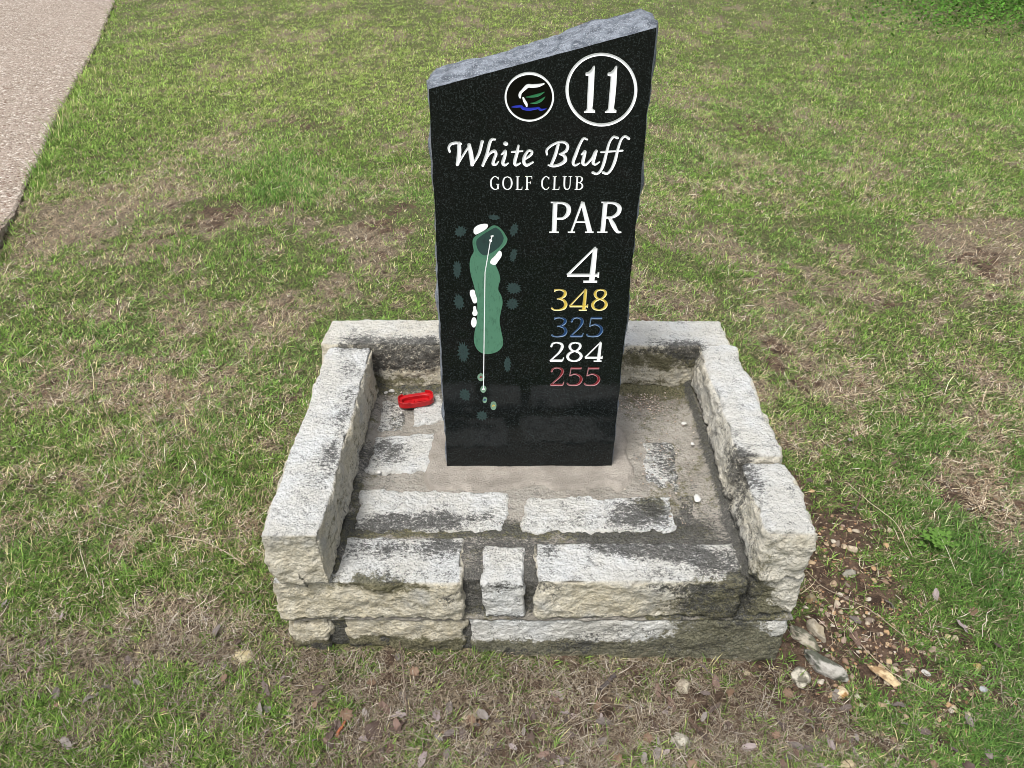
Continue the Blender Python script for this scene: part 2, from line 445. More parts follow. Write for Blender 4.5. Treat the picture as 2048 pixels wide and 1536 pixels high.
def build_path():
    t = NT('exposed aggregate')
    wv = t.pos()
    v1 = t.voro(58, vec=wv); v2 = t.voro(150, vec=wv)
    ve = t.voro(58, 'DISTANCE_TO_EDGE', vec=wv)
    sep = t.n('ShaderNodeSeparateColor'); t.l(v1.outputs['Color'], sep.inputs[0])
    c = t.ramp(sep.outputs[0], [(0.0, (0.12, 0.062, 0.040)), (0.22, (0.175, 0.142, 0.108)), (0.45, (0.325, 0.275, 0.222)), (0.62, (0.22, 0.175, 0.132)), (0.85, (0.60, 0.55, 0.48)), (1.0, (0.19, 0.125, 0.10))])
    mort = t.mix(t.ss(v2.outputs['Distance'], 0.2, 0.6), (0.15, 0.115, 0.09), (0.33, 0.27, 0.22))
    col = t.mix(t.ss(ve.outputs['Distance'], 0.04, 0.14), mort, c)
    col = t.mix(t.math('MULTIPLY', t.ss(t.noise(3, 4, 0.6), 0.42, 0.66), 0.22), col, (0.36, 0.29, 0.24))
    col = t.mix(t.math('MULTIPLY', t.ss(t.noise(500, 3, 0.7), 0.45, 0.35), 0.35), col, (0.2, 0.15, 0.12))
    h = t.ss(v1.outputs['Distance'], 0.55, 0.05)
    m = t.done(col, 0.8, t.bump(h, 0.9, 0.006), 0.3)
    # densified irregular edge
    pts = []
    yy = np.arange(pe[0, 1], pe[-1, 1], 0.02)
    xx = path_x(yy) + (fbm2(yy * 0 + 3.0, yy, 9, 3, 3) - .5) * 0.05 + (fbm2(yy * 0 + 1.0, yy, 40, 3, 4) - .5) * 0.016
    n = len(yy)
    V = []; Fc = []
    xl = -22.0
    rows = [(xl, 0), (None, -0.012)]
    for k in range(n):
        y = yy[k]; x = xx[k]
        rx = (vn(np.array([[y, 0.3, 0.1]]), 45, 9)[0] - .5) * .012
        V += [(xl, y, PATH_Z), (x - 0.25, y, PATH_Z + 0.001), (x - 0.014, y, PATH_Z), (x, y, PATH_Z - 0.010), (x - 0.006 + rx, y, PATH_Z - 0.04), (x - 0.02 + rx, y, PATH_Z - 0.16)]
    for k in range(n - 1):
        for j in range(5):
            a = k * 6 + j; Fc.append((a, a + 1, a + 7, a + 6))
    tag(link('path', mesh_from('path', V, Fc, [m], False)), kind='structure')
build_path()

# ------------------------------------------------------------------ masonry
# wear blobs in world space: (x, y, z, rx, ry, rz, channel, amount)
WEAR = []
def wz(px, py, z, rx, ry, ch, k, rz=0.02):
    x, y = on_z(px, py, z); WEAR.append((float(x), float(y), z, rx, ry, rz, ch, k))
def wy(px, py, y, rx, rz, ch, k, ry=0.03):
    x, z = on_y(px, py, y); WEAR.append((float(x), y, float(z), rx, ry, rz, ch, k))
Z1, Z2, Z3 = ZB
FY = PY0
# left coping: speckle on the top, inner edge
wz(700, 740, Z3, .05, .12, 0, .45); wz(650, 900, Z3, .05, .16, 0, .35); wz(620, 1000, Z3, .04, .07, 0, .2); wz(690, 830, Z3, .02, .25, 0, .4)
WEAR.append((-.400, 1.55, .34, .012, .5, .10, 1, .40)); WEAR.append((-.400, 1.55, .30, .015, .5, .05, 0, .35)); WEAR.append((-.400, 1.2, .33, .015, .14, .08, 1, .15))
wy(600, 1090, 1.14, .04, .03, 0, .28); wy(590, 1080, 1.14, .06, .03, 1, .12)
# back coping
wy(780, 715, 1.90, .20, .05, 0, .95); wy(850, 700, 1.90, .10, .05, 0, .6); wy(760, 760, 1.90, .2, .02, 1, .7); wy(1320, 720, 1.90, .16, .05, 1, .75); wy(1370, 700, 1.90, .05, .06, 0, .6); wy(1300, 700, 1.90, .12, .02, 0, .5)
wy(1320, 765, 1.90, .2, .015, 1, .4); wz(800, 675, Z3, .14, .03, 0, .30); wz(1330, 660, Z3, .10, .05, 0, .12); wz(690, 680, Z3, .05, .03, 0, .2)
# right coping
WEAR.append((.538, 1.7, .36, .02, .30, .10, 0, .26)); WEAR.append((.535, 1.30, .36, .03, .12, .12, 0, .55)); WEAR.append((.545, 1.40, .40, .03, .06, .05, 0, .40)); WEAR.append((.538, 1.5, .28, .02, .45, .02, 0, .6))
wz(1560, 900, Z3, .05, .05, 0, .10); wz(1440, 760, Z3, .05, .10, 0, .18); wz(1520, 960, Z3, .03, .1, 0, .35); wy(1560, 1090, 1.15, .05, .05, 1, .22)
# left block of the floor course
wz(850, 1100, Z2, .16, .05, 0, .42); wz(740, 1105, Z2, .08, .05, 0, .30); wz(900, 1085, Z2, .05, .03, 0, .5)
wy(770, 1168, FY, .12, .020, 1, .75); wy(720, 1160, FY, .05, .015, 1, .4); wy(900, 1190, FY, .03, .05, 0, .65); wy(850, 1205, FY, .06, .03, 1, .35); wy(820, 1160, FY, .1, .012, 0, .45)
# centre block
wz(1010, 1120, Z2, .05, .05, 0, .05); wy(1010, 1170, FY, .06, .015, 0, .55); wy(1010, 1210, FY, .06, .05, 0, .30)
# right block
wz(1100, 1110, Z2, .03, .05, 0, .55); wz(1330, 1105, Z2, .12, .030, 0, .80); wz(1220, 1092, Z2, .07, .018, 0, .7); wz(1420, 1130, Z2, .05, .03, 0, .55); wz(1400, 1100, Z2, .06, .03, 0, .45); wz(1250, 1145, Z2, .15, .02, 0, .15)
wy(1110, 1180, FY, .04, .03, 0, .6); wy(1390, 1200, FY, .10, .05, 0, .60); wy(1420, 1200, FY, .10, .08, 1, .75); wy(1490, 1190, FY, .06, .08, 1, 1.0); wy(1490, 1200, FY, .05, .08, 0, .5); wy(1180, 1180, FY, .05, .02, 1, .35); wy(1380, 1172, FY, .1, .015, 0, .4)
wy(1540, 1225, FY, .04, .02, 1, .5); wy(1600, 1230, FY, .05, .02, 0, .2)
# bottom course: soil and moss rising from the ground
wy(700, 1292, FY, .45, .026, 1, .95); wy(700, 1300, FY, .45, .022, 0, .5); wy(640, 1290, FY, .05, .02, 0, .6); wy(760, 1285, FY, .08, .015, 1, .35)
wy(1250, 1305, FY, .50, .034, 1, 1.1); wy(1250, 1300, FY, .3, .03, 0, .35); wy(1450, 1285, FY, .16, .07, 1, 1.0); wy(1450, 1270, FY, .14, .07, 0, .35); wy(1180, 1270, FY, .12, .04, 0, .40); wy(1530, 1300, FY, .08, .05, 1, .9); wy(1550, 1270, FY, .02, .03, 1, -.5)
# floor stones and bed
wz(830, 1040, Z2, .14, .035, 0, .75); wz(760, 1050, Z2, .06, .04, 0, .45); wz(775, 900, Z2, .06, .06, 0, 1.0); wz(960, 1030, Z2, .08, .04, 0, .35); wz(1130, 1040, Z2, .08, .03, 0, .5); wz(1280, 1030, Z2, .10, .06, 0, .95)
wz(1310, 1010, Z2, .06, .05, 1, .7); wz(1330, 900, Z2, .04, .07, 0, .25); wz(1180, 1000, Z2, .10, .03, 0, .12); wz(820, 820, Z2, .12, .05, 0, .15)
def wear_at(p):
    w = np.zeros((len(p), 3))
    for x, y, z, rx, ry, rz, ch, k in WEAR:
        d = ((p[:, 0] - x) / rx) ** 2 + ((p[:, 1] - y) / ry) ** 2 + ((p[:, 2] - z) / rz) ** 2
        w[:, ch] += k * np.exp(-d * 0.8)
    return w

_grid_cache = {}
def box_grid(nx, ny, nz):
    key = (nx, ny, nz)
    if key in _grid_cache: return _grid_cache[key]
    P, Fs = [], []
    vid = {}
    def gv(i, j, k):
        t = (i, j, k)
        if t not in vid:
            vid[t] = len(P); P.append(t)
        return vid[t]
    for i in range(nx):
        for j in range(ny):
            Fs.append((gv(i, j, 0), gv(i, j + 1, 0), gv(i + 1, j + 1, 0), gv(i + 1, j, 0)))
            Fs.append((gv(i, j, nz), gv(i + 1, j, nz), gv(i + 1, j + 1, nz), gv(i, j + 1, nz)))
    for i in range(nx):
        for k in range(nz):
            Fs.append((gv(i, 0, k), gv(i + 1, 0, k), gv(i + 1, 0, k + 1), gv(i, 0, k + 1)))
            Fs.append((gv(i, ny, k), gv(i, ny, k + 1), gv(i + 1, ny, k + 1), gv(i + 1, ny, k)))
    for j in range(ny):
        for k in range(nz):
            Fs.append((gv(0, j, k), gv(0, j, k + 1), gv(0, j + 1, k + 1), gv(0, j + 1, k)))
            Fs.append((gv(nx, j, k), gv(nx, j + 1, k), gv(nx, j + 1, k + 1), gv(nx, j, k + 1)))
    r = (np.array(P, float) / np.array([nx, ny, nz]), Fs)
    _grid_cache[key] = r
    return r

def rock(name, box, parent, seed, label=None, r=0.010, amp=1.0, top=0.35, cream=(0.0, 1.0), step=0.0052, skew=None, mat=None, cell=0.0, wearmul=1.0, base=(0, 0, 0)):
    """a quarried block: rounded, chipped edges, split faces, flatter sawn-bed top"""
    x0, x1, y0, y1, z0, z1 = box
    n = [max(3, int(round(d / step))) for d in (x1 - x0, y1 - y0, z1 - z0)]
    U, Fs = box_grid(*n)
    lo = np.array([x0, y0, z0]); hi = np.array([x1, y1, z1])
    p = lo + U * (hi - lo)
    # wander of the outline so no edge is ruled
    q = np.clip(p, lo + r, hi - r)
    d = p - q
    L = np.linalg.norm(d, axis=1, keepdims=True) + 1e-9
    nrm = d / L
    m = (np.abs(d).max(axis=1) / r)
    p = q + nrm * r
    rr = r * (0.6 + 0.8 * fbm(p + seed, 22, 2, 91))[:, None]
    up = np.clip(nrm[:, 2], 0, 1) ** 2
    edge = 1 - np.abs(nrm).max(axis=1)         # 0 on flats, > 0 on the rounded edges
    sp = p + seed * 3.17
    big = (fbm(sp, 11, 3, 1) - .5) * 0.026
    mid = (fbm(sp, 36, 3, 2) - .5) * 0.013 + (fbm(sp, 75, 3, 12) - .5) * 0.009
    rid = np.abs(fbm(sp, 20, 3, 3) - .5) * 0.012 - .002
    fin = (fbm(sp, 120, 3, 4) - .5) * 0.0075
    sidew = (1 - up)
    disp = amp * (sidew * (big * .9 + mid + rid * .8) + up * top * (big * .8 + mid * .9)) + fin * (0.5 + 0.5 * sidew) * min(1, amp)
    chips = np.clip(fbm(sp, 30, 3, 5) - .50, 0, 1) * 0.085 * np.clip(edge * 4, 0, 1)
    disp -= chips * min(1.0, amp)
    p = p + nrm * disp[:, None]
    # sideways drift of the edges seen from above
    drift = (fbm(sp[:, [0, 1, 2]], 9, 2, 6) - .5) * 0.016 * amp
    p[:, 0] += drift * 0.6
    if skew is not None: p = skew(p, U)
    me = mesh_from(name, p, Fs, [mat or M_STONE], True)
    w = wear_at(p)
    fb = fbm(sp, 7, 3, 7)
    w[:, 0] = w[:, 0] * wearmul * (1 - .18 * up) + base[0] + .04 + (fbm(sp, 16, 4, 8) - .5) * 0.75 - .06 * (1 - up)
    w[:, 1] = w[:, 1] * wearmul + base[1] + (fbm(sp, 13, 4, 10) - .5) * 0.55
    cz = cream[0] + (cream[1] - cream[0]) * sstep(0.75, 0.30, up)
    w[:, 2] = cz + (fb - .5) * 0.7 + base[2]
    set_attr(me, 'wear', np.clip(w, 0, 1).astype(np.float32))
    o = link(name, me, parent)
    if label: o['label'] = label
    return o

plinth = empty('stone_plinth', (0.062, 1.6, 0.0), 'low rough limestone plinth with raised white coping on three sides, standing in the grass', 'plinth')
# mortar core and floor bed
def bed():
    x0, x1, y0, y1 = PX0 + 0.016, PX1 - 0.016, PY0 + 0.014, PY1 - 0.02
    st_ = 0.0045
    nx = int((x1 - x0) / st_); ny = int((y1 - y0) / st_)
    X, Y = np.meshgrid(np.linspace(x0, x1, nx), np.linspace(y0, y1, ny))
    x, y = X.ravel(), Y.ravel()
    z = Z2 - 0.009 + (fbm2(x, y, 12, 3, 71) - .5) * 0.012 + (fbm2(x, y, 60, 3, 72) - .5) * 0.006
    fr = sstep(FY + 0.035, FY + 0.005, y)
    z -= fr * 0.010
    # fillets of mortar running up the copings
    z += 0.022 * np.exp(-((x - 0.535) / 0.020) ** 2) + 0.014 * np.exp(-((x + 0.400) / 0.016) ** 2) + 0.024 * np.exp(-((y - 1.905) / 0.022) ** 2)
    top = np.stack([x, y, z], 1)
    idx = np.arange(nx * ny).reshape(ny, nx)
    V = [top]; Fs = list(map(tuple, np.stack([idx[:-1, :-1].ravel(), idx[:-1, 1:].ravel(), idx[1:, 1:].ravel(), idx[1:, :-1].ravel()], 1)))
    off = nx * ny
    # skirt down to below the ground, with texture
    rim = list(idx[0, :]) + list(idx[1:, -1]) + list(idx[-1, -2::-1]) + list(idx[-2:0:-1, 0])
    rp = top[rim]
    c = np.array([0.062, 1.6])
    prev = list(rim)
    levels = np.linspace(Z2 - 0.02, -0.10, 72)
    for zz in levels:
        q = rp.copy(); q[:, 2] = zz if zz < Z2 - 0.03 else np.minimum(q[:, 2] - 0.004, zz)
        o2 = np.zeros((len(q), 3))
        dfx = np.where(np.abs(q[:, 0] - x0) < 1e-5, -1, np.where(np.abs(q[:, 0] - x1) < 1e-5, 1, 0))
        dfy = np.where(np.abs(q[:, 1] - y0) < 1e-5, -1, np.where(np.abs(q[:, 1] - y1) < 1e-5, 1, 0))
        k = (fbm(q, 30, 3, 81) - .5) * 0.014 + (fbm(q, 90, 2, 82) - .5) * .005
        # bedding mortar between the courses comes nearly flush
        k += 0.015 * np.exp(-((q[:, 2] - (Z1 + .002)) / 0.013) ** 2)
        q[:, 0] += dfx * k; q[:, 1] += dfy * k
        V.append(q)
        cur = list(range(off, off + len(q))); off += len(q)
        L = len(cur)
        for a in range(L):
            b = (a + 1) % L
            Fs.append((prev[a], cur[a], cur[b], prev[b]))
        prev = cur
    P = np.concatenate(V)
    me = mesh_from('mortar_bed', P, Fs, [M_MORTAR], True)
    w = np.zeros((len(P), 3))
    n2 = fbm(P, 9, 3, 90); n3 = fbm(P, 28, 3, 93)
    g = np.zeros(len(P))
    w[:, 0] = 0.26 + (n2 - .5) * 1.1
    w[:, 1] = 0.22 + (n3 - .5) * 1.0
    isf = sstep(FY + .05, FY + .02, P[:, 1])
    w[:, 0] += isf * .40; w[:, 1] += isf * .28
    jt = sstep(FY + .155, FY + .10, P[:, 1]) * (1 - isf) * (P[:, 2] > .2); w[:, 0] += jt * .38; w[:, 1] += jt * .15
    # dark damp joint behind the front blocks and along the copings
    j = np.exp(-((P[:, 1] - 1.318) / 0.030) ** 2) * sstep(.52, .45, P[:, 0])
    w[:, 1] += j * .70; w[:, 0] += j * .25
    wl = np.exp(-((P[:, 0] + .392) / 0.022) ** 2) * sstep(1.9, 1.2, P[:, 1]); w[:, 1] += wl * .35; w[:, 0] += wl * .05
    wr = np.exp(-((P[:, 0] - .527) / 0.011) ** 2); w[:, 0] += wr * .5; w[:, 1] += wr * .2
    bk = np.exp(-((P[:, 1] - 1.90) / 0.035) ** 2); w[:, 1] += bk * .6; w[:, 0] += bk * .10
    ns = np.exp(-((P[:, 0] - .04) / .30) ** 4 - ((P[:, 1] - 1.56) / .16) ** 4); w[:, 0] -= ns * .5; w[:, 1] -= ns * .5
    rr = sstep(.28, .36, P[:, 0]) * sstep(1.32, 1.42, P[:, 1]); w[:, 1] += rr * .20 - rr * (n3 - .5) * .7; w[:, 0] -= rr * .10 + rr * (n2 - .5) * .7
    w[:, 2] = sstep(.5, .65, n3)
    jz = np.exp(-((P[:, 2] - (Z1 + .002)) / 0.010) ** 2) * isf; w[:, 0] -= jz * .45; w[:, 1] -= jz * .2
    w += wear_at(P) * .4
    set_attr(me, 'wear', np.clip(w, 0, 1).astype(np.float32))
    link('mortar_bed', me, plinth)
bed()

# bottom course
rock('foundation_stone', (-0.524, -0.424, FY + .002, 1.30, -0.09, Z1 - .012), plinth, 1, cream=(.9, 1), r=.014)
rock('foundation_stone', (-0.398, -0.106, FY + .004, 1.30, -0.09, Z1 - .006), plinth, 2, cream=(.9, 1), r=.012)
rock('foundation_stone', (-0.098, 0.648, FY + .002, 1.31, -0.10, Z1 - .002), plinth, 3, 'long low foundation stone, mossy and dark toward its right end', cream=(.6, .15), r=.012, amp=.8)
# floor course
rock('wall_block', (-0.534, -0.113, FY - .010, 1.292, Z1 + .010, Z2), plinth, 4, 'cream split-faced block with a white top and a mossy band', cream=(.0, 1), r=.007, amp=1.15)
rock('wall_block', (-0.066, 0.030, FY - .004, 1.262, Z1 + .010, Z2 - .001), plinth, 5, 'narrow white block between wide dark joints', cream=(0, .0), r=.007, amp=.8)
rock('wall_block', (0.054, 0.520, FY - .006, 1.272, Z1 + .010, Z2), plinth, 6, 'wide block, cream at left and dark mossy at right', cream=(0, .85), r=.006)
rock('wall_block', (0.536, 0.656, FY - .002, 1.30, Z1 + .010, Z2 + .010), plinth, 7, 'corner block under the right coping', cream=(0, .6), r=.016, amp=1.2)
# side and rear walls, two courses each
k = 20
for (xa, xb) in ((-0.530, -0.420), (0.545, 0.655)):
    ys_ = [1.305, 1.56, 1.80, 2.045] if xa < 0 else [1.312, 1.50, 1.77, 2.045]
    for a, b in zip(ys_[:-1], ys_[1:]):
        rock('wall_block', (xa, xb, a + .006, b - .006, Z1 + .010, Z2 + .004), plinth, k, cream=(.3, .8), step=.009, base=(.2, .15, 0)); k += 1
    ys_ = [1.315, 1.68, 2.045]
    for a, b in zip(ys_[:-1], ys_[1:]):
        rock('foundation_stone', (xa, xb, a + .006, b - .006, -.10, Z1 - .004), plinth, k, cream=(.3, .8), step=.009, base=(.2, .4, 0)); k += 1
for a, b in ((-.41, .02), (.032, .535)):
    rock('wall_block', (a, b, 1.935, 2.05, Z1 + .010, Z2 + .004), plinth, k, cream=(.3, .8), step=.009); k += 1
    rock('foundation_stone', (a, b, 1.935, 2.048, -.10, Z1 - .004), plinth, k, cream=(.3, .8), step=.009, base=(.2, .4, 0)); k += 1
# copings
def sk_left(p, U):
    p = p.copy()
    front = sstep(.25, 0, U[:, 1])
    p[:, 0] += front * sstep(.5, 0, U[:, 2]) * .018 * (U[:, 0] < .5)
    return p
rock('coping_stone', (-0.532, -0.402, 1.138, 1.888, Z2 + .002, Z3 + .002), plinth, 8, 'long left coping stone, white on top with grey lichen, cream rough end', cream=(.0, .85), r=.008, amp=.95, skew=sk_left)
rock('coping_stone', (0.536, 0.652, 1.398, 1.908, Z2 + .008, Z3), plinth, 9, 'rear white coping stone of the right side', cream=(.0, .55), r=.016, amp=1.1)
rock('coping_stone', (0.532, 0.655, 1.146, 1.388, Z2 + .002, Z3 + .001), plinth, 10, 'front white coping stone of the right side with a broken cream end', cream=(.0, .75), r=.020, amp=1.4)
rock('coping_stone', (-0.556, 0.060, 1.898, 2.045, Z2 + .004, Z3 + .004), plinth, 11, 'left rear coping stone, its face stained black', cream=(.35, .9), r=.012, amp=.9)
rock('coping_stone', (0.066, 0.640, 1.896, 2.048, Z2 + .004, Z3), plinth, 12, 'right rear coping stone, its face brown and mossy', cream=(.05, .9), r=.012, amp=.9)
# stones set flush in the floor: quads measured on the floor plane
def floor_stone(px, seed, h=0.0, **kw):
    pts = [tuple(float(v) for v in on_z(a, b, Z2)) for a, b in px]      # near-left, near-right, far-right, far-left
    P = np.array(pts)
    x0, x1 = P[:, 0].min(), P[:, 0].max(); y0, y1 = P[:, 1].min(), P[:, 1].max()
    def sk(p, U):
        u = (p[:, 0] - x0) / (x1 - x0); v = (p[:, 1] - y0) / (y1 - y0)
        u = u[:, None]; v = v[:, None]
        q = P[0] * (1 - u) * (1 - v) + P[1] * u * (1 - v) + P[2] * u * v + P[3] * (1 - u) * v
        w = np.stack([p[:, 0], p[:, 1], p[:, 2] * 0 + .5], 1)
        q[:, 0] += (fbm(w + seed, 26, 4, 14, .65) - .5) * .034
        q[:, 1] += (fbm(w + seed, 26, 4, 15, .65) - .5) * .034
        p = p.copy(); p[:, :2] = q
        return p
    rock('floor_stone', (x0, x1, y0, y1, Z2 - .05, Z2 - .0028 + h), plinth, seed, r=.004, amp=.45, top=.9, skew=sk, cream=(0, .2), **kw)
floor_stone([(728, 945), (868, 942), (872, 866), (752, 872)], 31)
floor_stone([(708, 1056), (1012, 1058), (1016, 984), (722, 978)], 32)
floor_stone([(1040, 1060), (1352, 1060), (1340, 992), (1056, 990)], 33)
floor_stone([(752, 862), (806, 858), (812, 800), (760, 800)], 34, h=-.003, base=(.40, .30, .1))
floor_stone([(826, 848), (888, 838), (884, 786), (832, 790)], 35, base=(.02, 0, 0))
floor_stone([(1296, 1000), (1362, 995), (1345, 880), (1288, 880)], 36, h=-.0040, base=(.45, .42, .1))
floor_stone([(1360, 1045), (1396, 1045), (1390, 985), (1356, 985)], 37, h=-.003, base=(.35, .3, .1), mat=M_MORTAR)

# collar of brushed mortar round the marker's foot
SX0, SX1, SY0, SY1 = -0.172, 0.260, 1.538, 1.668
def collar():
    st_ = .004
    x0, x1, y0, y1 = -.235, .345, 1.415, 1.745
    nx = int((x1 - x0) / st_); ny = int((y1 - y0) / st_)
    X, Y = np.meshgrid(np.linspace(x0, x1, nx), np.linspace(y0, y1, ny))
    x, y = X.ravel(), Y.ravel()
    dx = np.maximum(np.maximum(SX0 - x, x - SX1), 0); dy = np.maximum(np.maximum(SY0 - y, y - SY1), 0)
    d = np.hypot(dx * 1.15, dy * .9)
    wob = (fbm2(x, y, 10, 3, 101) - .5) * .07 + (fbm2(x, y, 34, 3, 102) - .5) * .022
    e = sstep(.085, .055, d + wob)
    z = Z2 - .022 + e * .024 + (fbm2(x, y, 22, 3, 103) - .5) * .006 + (fbm2(x, y * .4, 160, 2, 104) - .5) * .0014 + sstep(.06, 0, d) * .003
    idx = np.arange(nx * ny).reshape(ny, nx)
    keep = e.reshape(ny, nx)
    kf = (keep[:-1, :-1] + keep[1:, 1:]) > .02
    Fs = np.stack([idx[:-1, :-1][kf], idx[:-1, 1:][kf], idx[1:, 1:][kf], idx[1:, :-1][kf]], 1)
    P = np.stack([x, y, z], 1)
    me = mesh_from('mortar_collar', P, Fs, [M_BRUSH], True)
    w = np.zeros((len(P), 3)); set_attr(me, 'wear', w)
    link('mortar_collar', me, plinth)
collar()

# ------------------------------------------------------------------ marker: engraved artwork traced in photo pixels on the face plane
YF = 1.538
marker = empty('granite_marker', (0.044, YF + .06, Z2), 'tall polished black granite hole marker with slanted rough grey top, engraved with white 11', 'marker stone')
GX0, GY0, GX1, GY1, GS = 846.0, 40.0, 1326.0, 950.0, 0.5
NXG = int((GX1 - GX0) / GS) + 1; NYG = int((GY1 - GY0) / GS) + 1
def cr(pts, n=8):
    P = [np.array(p, float) for p in pts]
    if len(P) == 2: return np.array(P)
    P = [2 * P[0] - P[1]] + P + [2 * P[-1] - P[-2]]
    out = []
    for i in range(1, len(P) - 2):
        for t in np.linspace(0, 1, n, endpoint=False):
            a, b, c, d = P[i - 1], P[i], P[i + 1], P[i + 2]
            out.append(.5 * ((2 * b) + (-a + c) * t + (2 * a - 5 * b + 4 * c - d) * t * t + (-a + 3 * b - 3 * c + d) * t ** 3))
    out.append(P[-2])
    return np.array(out)
class Art:
    def __init__(s, name, mat, depth, label=None, parent=None, v=True):
        s.name, s.mat, s.depth, s.label, s.parent, s.v = name, mat, depth, label, parent, v
        s.d = np.full((NYG, NXG), 9.0, np.float32)
        s.kids = []
    def _win(s, x0, y0, x1, y1):
        i0 = max(0, int((x0 - GX0) / GS) - 1); i1 = min(NXG, int((x1 - GX0) / GS) + 3)
        j0 = max(0, int((y0 - GY0) / GS) - 1); j1 = min(NYG, int((y1 - GY0) / GS) + 3)
        X, Y = np.meshgrid(GX0 + np.arange(i0, i1) * GS, GY0 + np.arange(j0, j1) * GS)
        return i0, i1, j0, j1, X, Y
    def stroke(s, pts, smooth=True, closed=False):
        P = cr(pts) if smooth and len(pts) > 2 else np.array(pts, float)
        m = P[:, 2].max() / 2 + 5
        butt = closed and len(P) == 2
        for a, b in zip(P[:-1], P[1:]):
            i0, i1, j0, j1, X, Y = s._win(min(a[0], b[0]) - m, min(a[1], b[1]) - m, max(a[0], b[0]) + m, max(a[1], b[1]) + m)
            vx, vy = b[0] - a[0], b[1] - a[1]
            L = vx * vx + vy * vy + 1e-9
            t = np.clip(((X - a[0]) * vx + (Y - a[1]) * vy) / L, 0, 1)
            d = np.hypot(X - a[0] - t * vx, Y - a[1] - t * vy) - np.maximum(a[2] + (b[2] - a[2]) * t, .5) / 2
            if butt:
                l = math.sqrt(L); tt = ((X - a[0]) * vx + (Y - a[1]) * vy) / l
                pd = np.abs((X - a[0]) * vy - (Y - a[1]) * vx) / l - (a[2] + (b[2] - a[2]) * t) / 2
                d = np.maximum(pd, np.maximum(-tt, tt - l) - .4)
            s.d[j0:j1, i0:i1] = np.minimum(s.d[j0:j1, i0:i1], d)
        return s
    def poly(s, pts, smooth=False):
        P = np.array(pts, float)
        if smooth:
            Q = [tuple(p) + (1,) for p in pts]
            Q = Q[-2:] + Q + Q[:2]
            C = cr(Q, 6); P = C[6 * 2:-6 - 1, :2]
        i0, i1, j0, j1, X, Y = s._win(P[:, 0].min() - 5, P[:, 1].min() - 5, P[:, 0].max() + 5, P[:, 1].max() + 5)
        d = np.full(X.shape, 1e9); inside = np.zeros(X.shape, bool)
        for a, b in zip(P, np.roll(P, -1, 0)):
            vx, vy = b - a
            t = np.clip(((X - a[0]) * vx + (Y - a[1]) * vy) / (vx * vx + vy * vy + 1e-9), 0, 1)
            d = np.minimum(d, np.hypot(X - a[0] - t * vx, Y - a[1] - t * vy))
            c = ((a[1] <= Y) & (b[1] > Y)) | ((b[1] <= Y) & (a[1] > Y))
            with np.errstate(divide='ignore', invalid='ignore'):
                xi = a[0] + (Y - a[1]) / (b[1] - a[1] if b[1] != a[1] else 1e-9) * (b[0] - a[0])
            inside ^= c & (X < xi)
        d = np.where(inside, -d, d)
        s.d[j0:j1, i0:i1] = np.minimum(s.d[j0:j1, i0:i1], d)
        return s
    def ring(s, cx, cy, rx, ry, w, wtop=None):
        a = np.linspace(0, 2 * math.pi, 73)
        return s.stroke([(cx + rx * math.sin(t), cy - ry * math.cos(t), w if wtop is None else w + (wtop - w) * max(0, math.cos(t)) ** 3) for t in a], smooth=False)
z1 = lambda L: [(840 + p[0] / 3.2, p[1] / 3.2) + ((p[2] / 3.2 * 1.0,) if len(p) > 2 else ()) for p in L]
z3 = lambda L: [(980 + p[0] / 6.606, 120 + p[1] / 6.606) + ((p[2] / 6.606,) if len(p) > 2 else ()) for p in L]
z4 = lambda L: [(880 + p[0] / 3.49, 420 + p[1] / 3.49) + ((p[2] / 3.49,) if len(p) > 2 else ()) for p in L]
ARTS = []
def art(*a, **k):
    A = Art(*a, **k); ARTS.append(A); return A
VNX, VNY = 1010.0, 2986.0
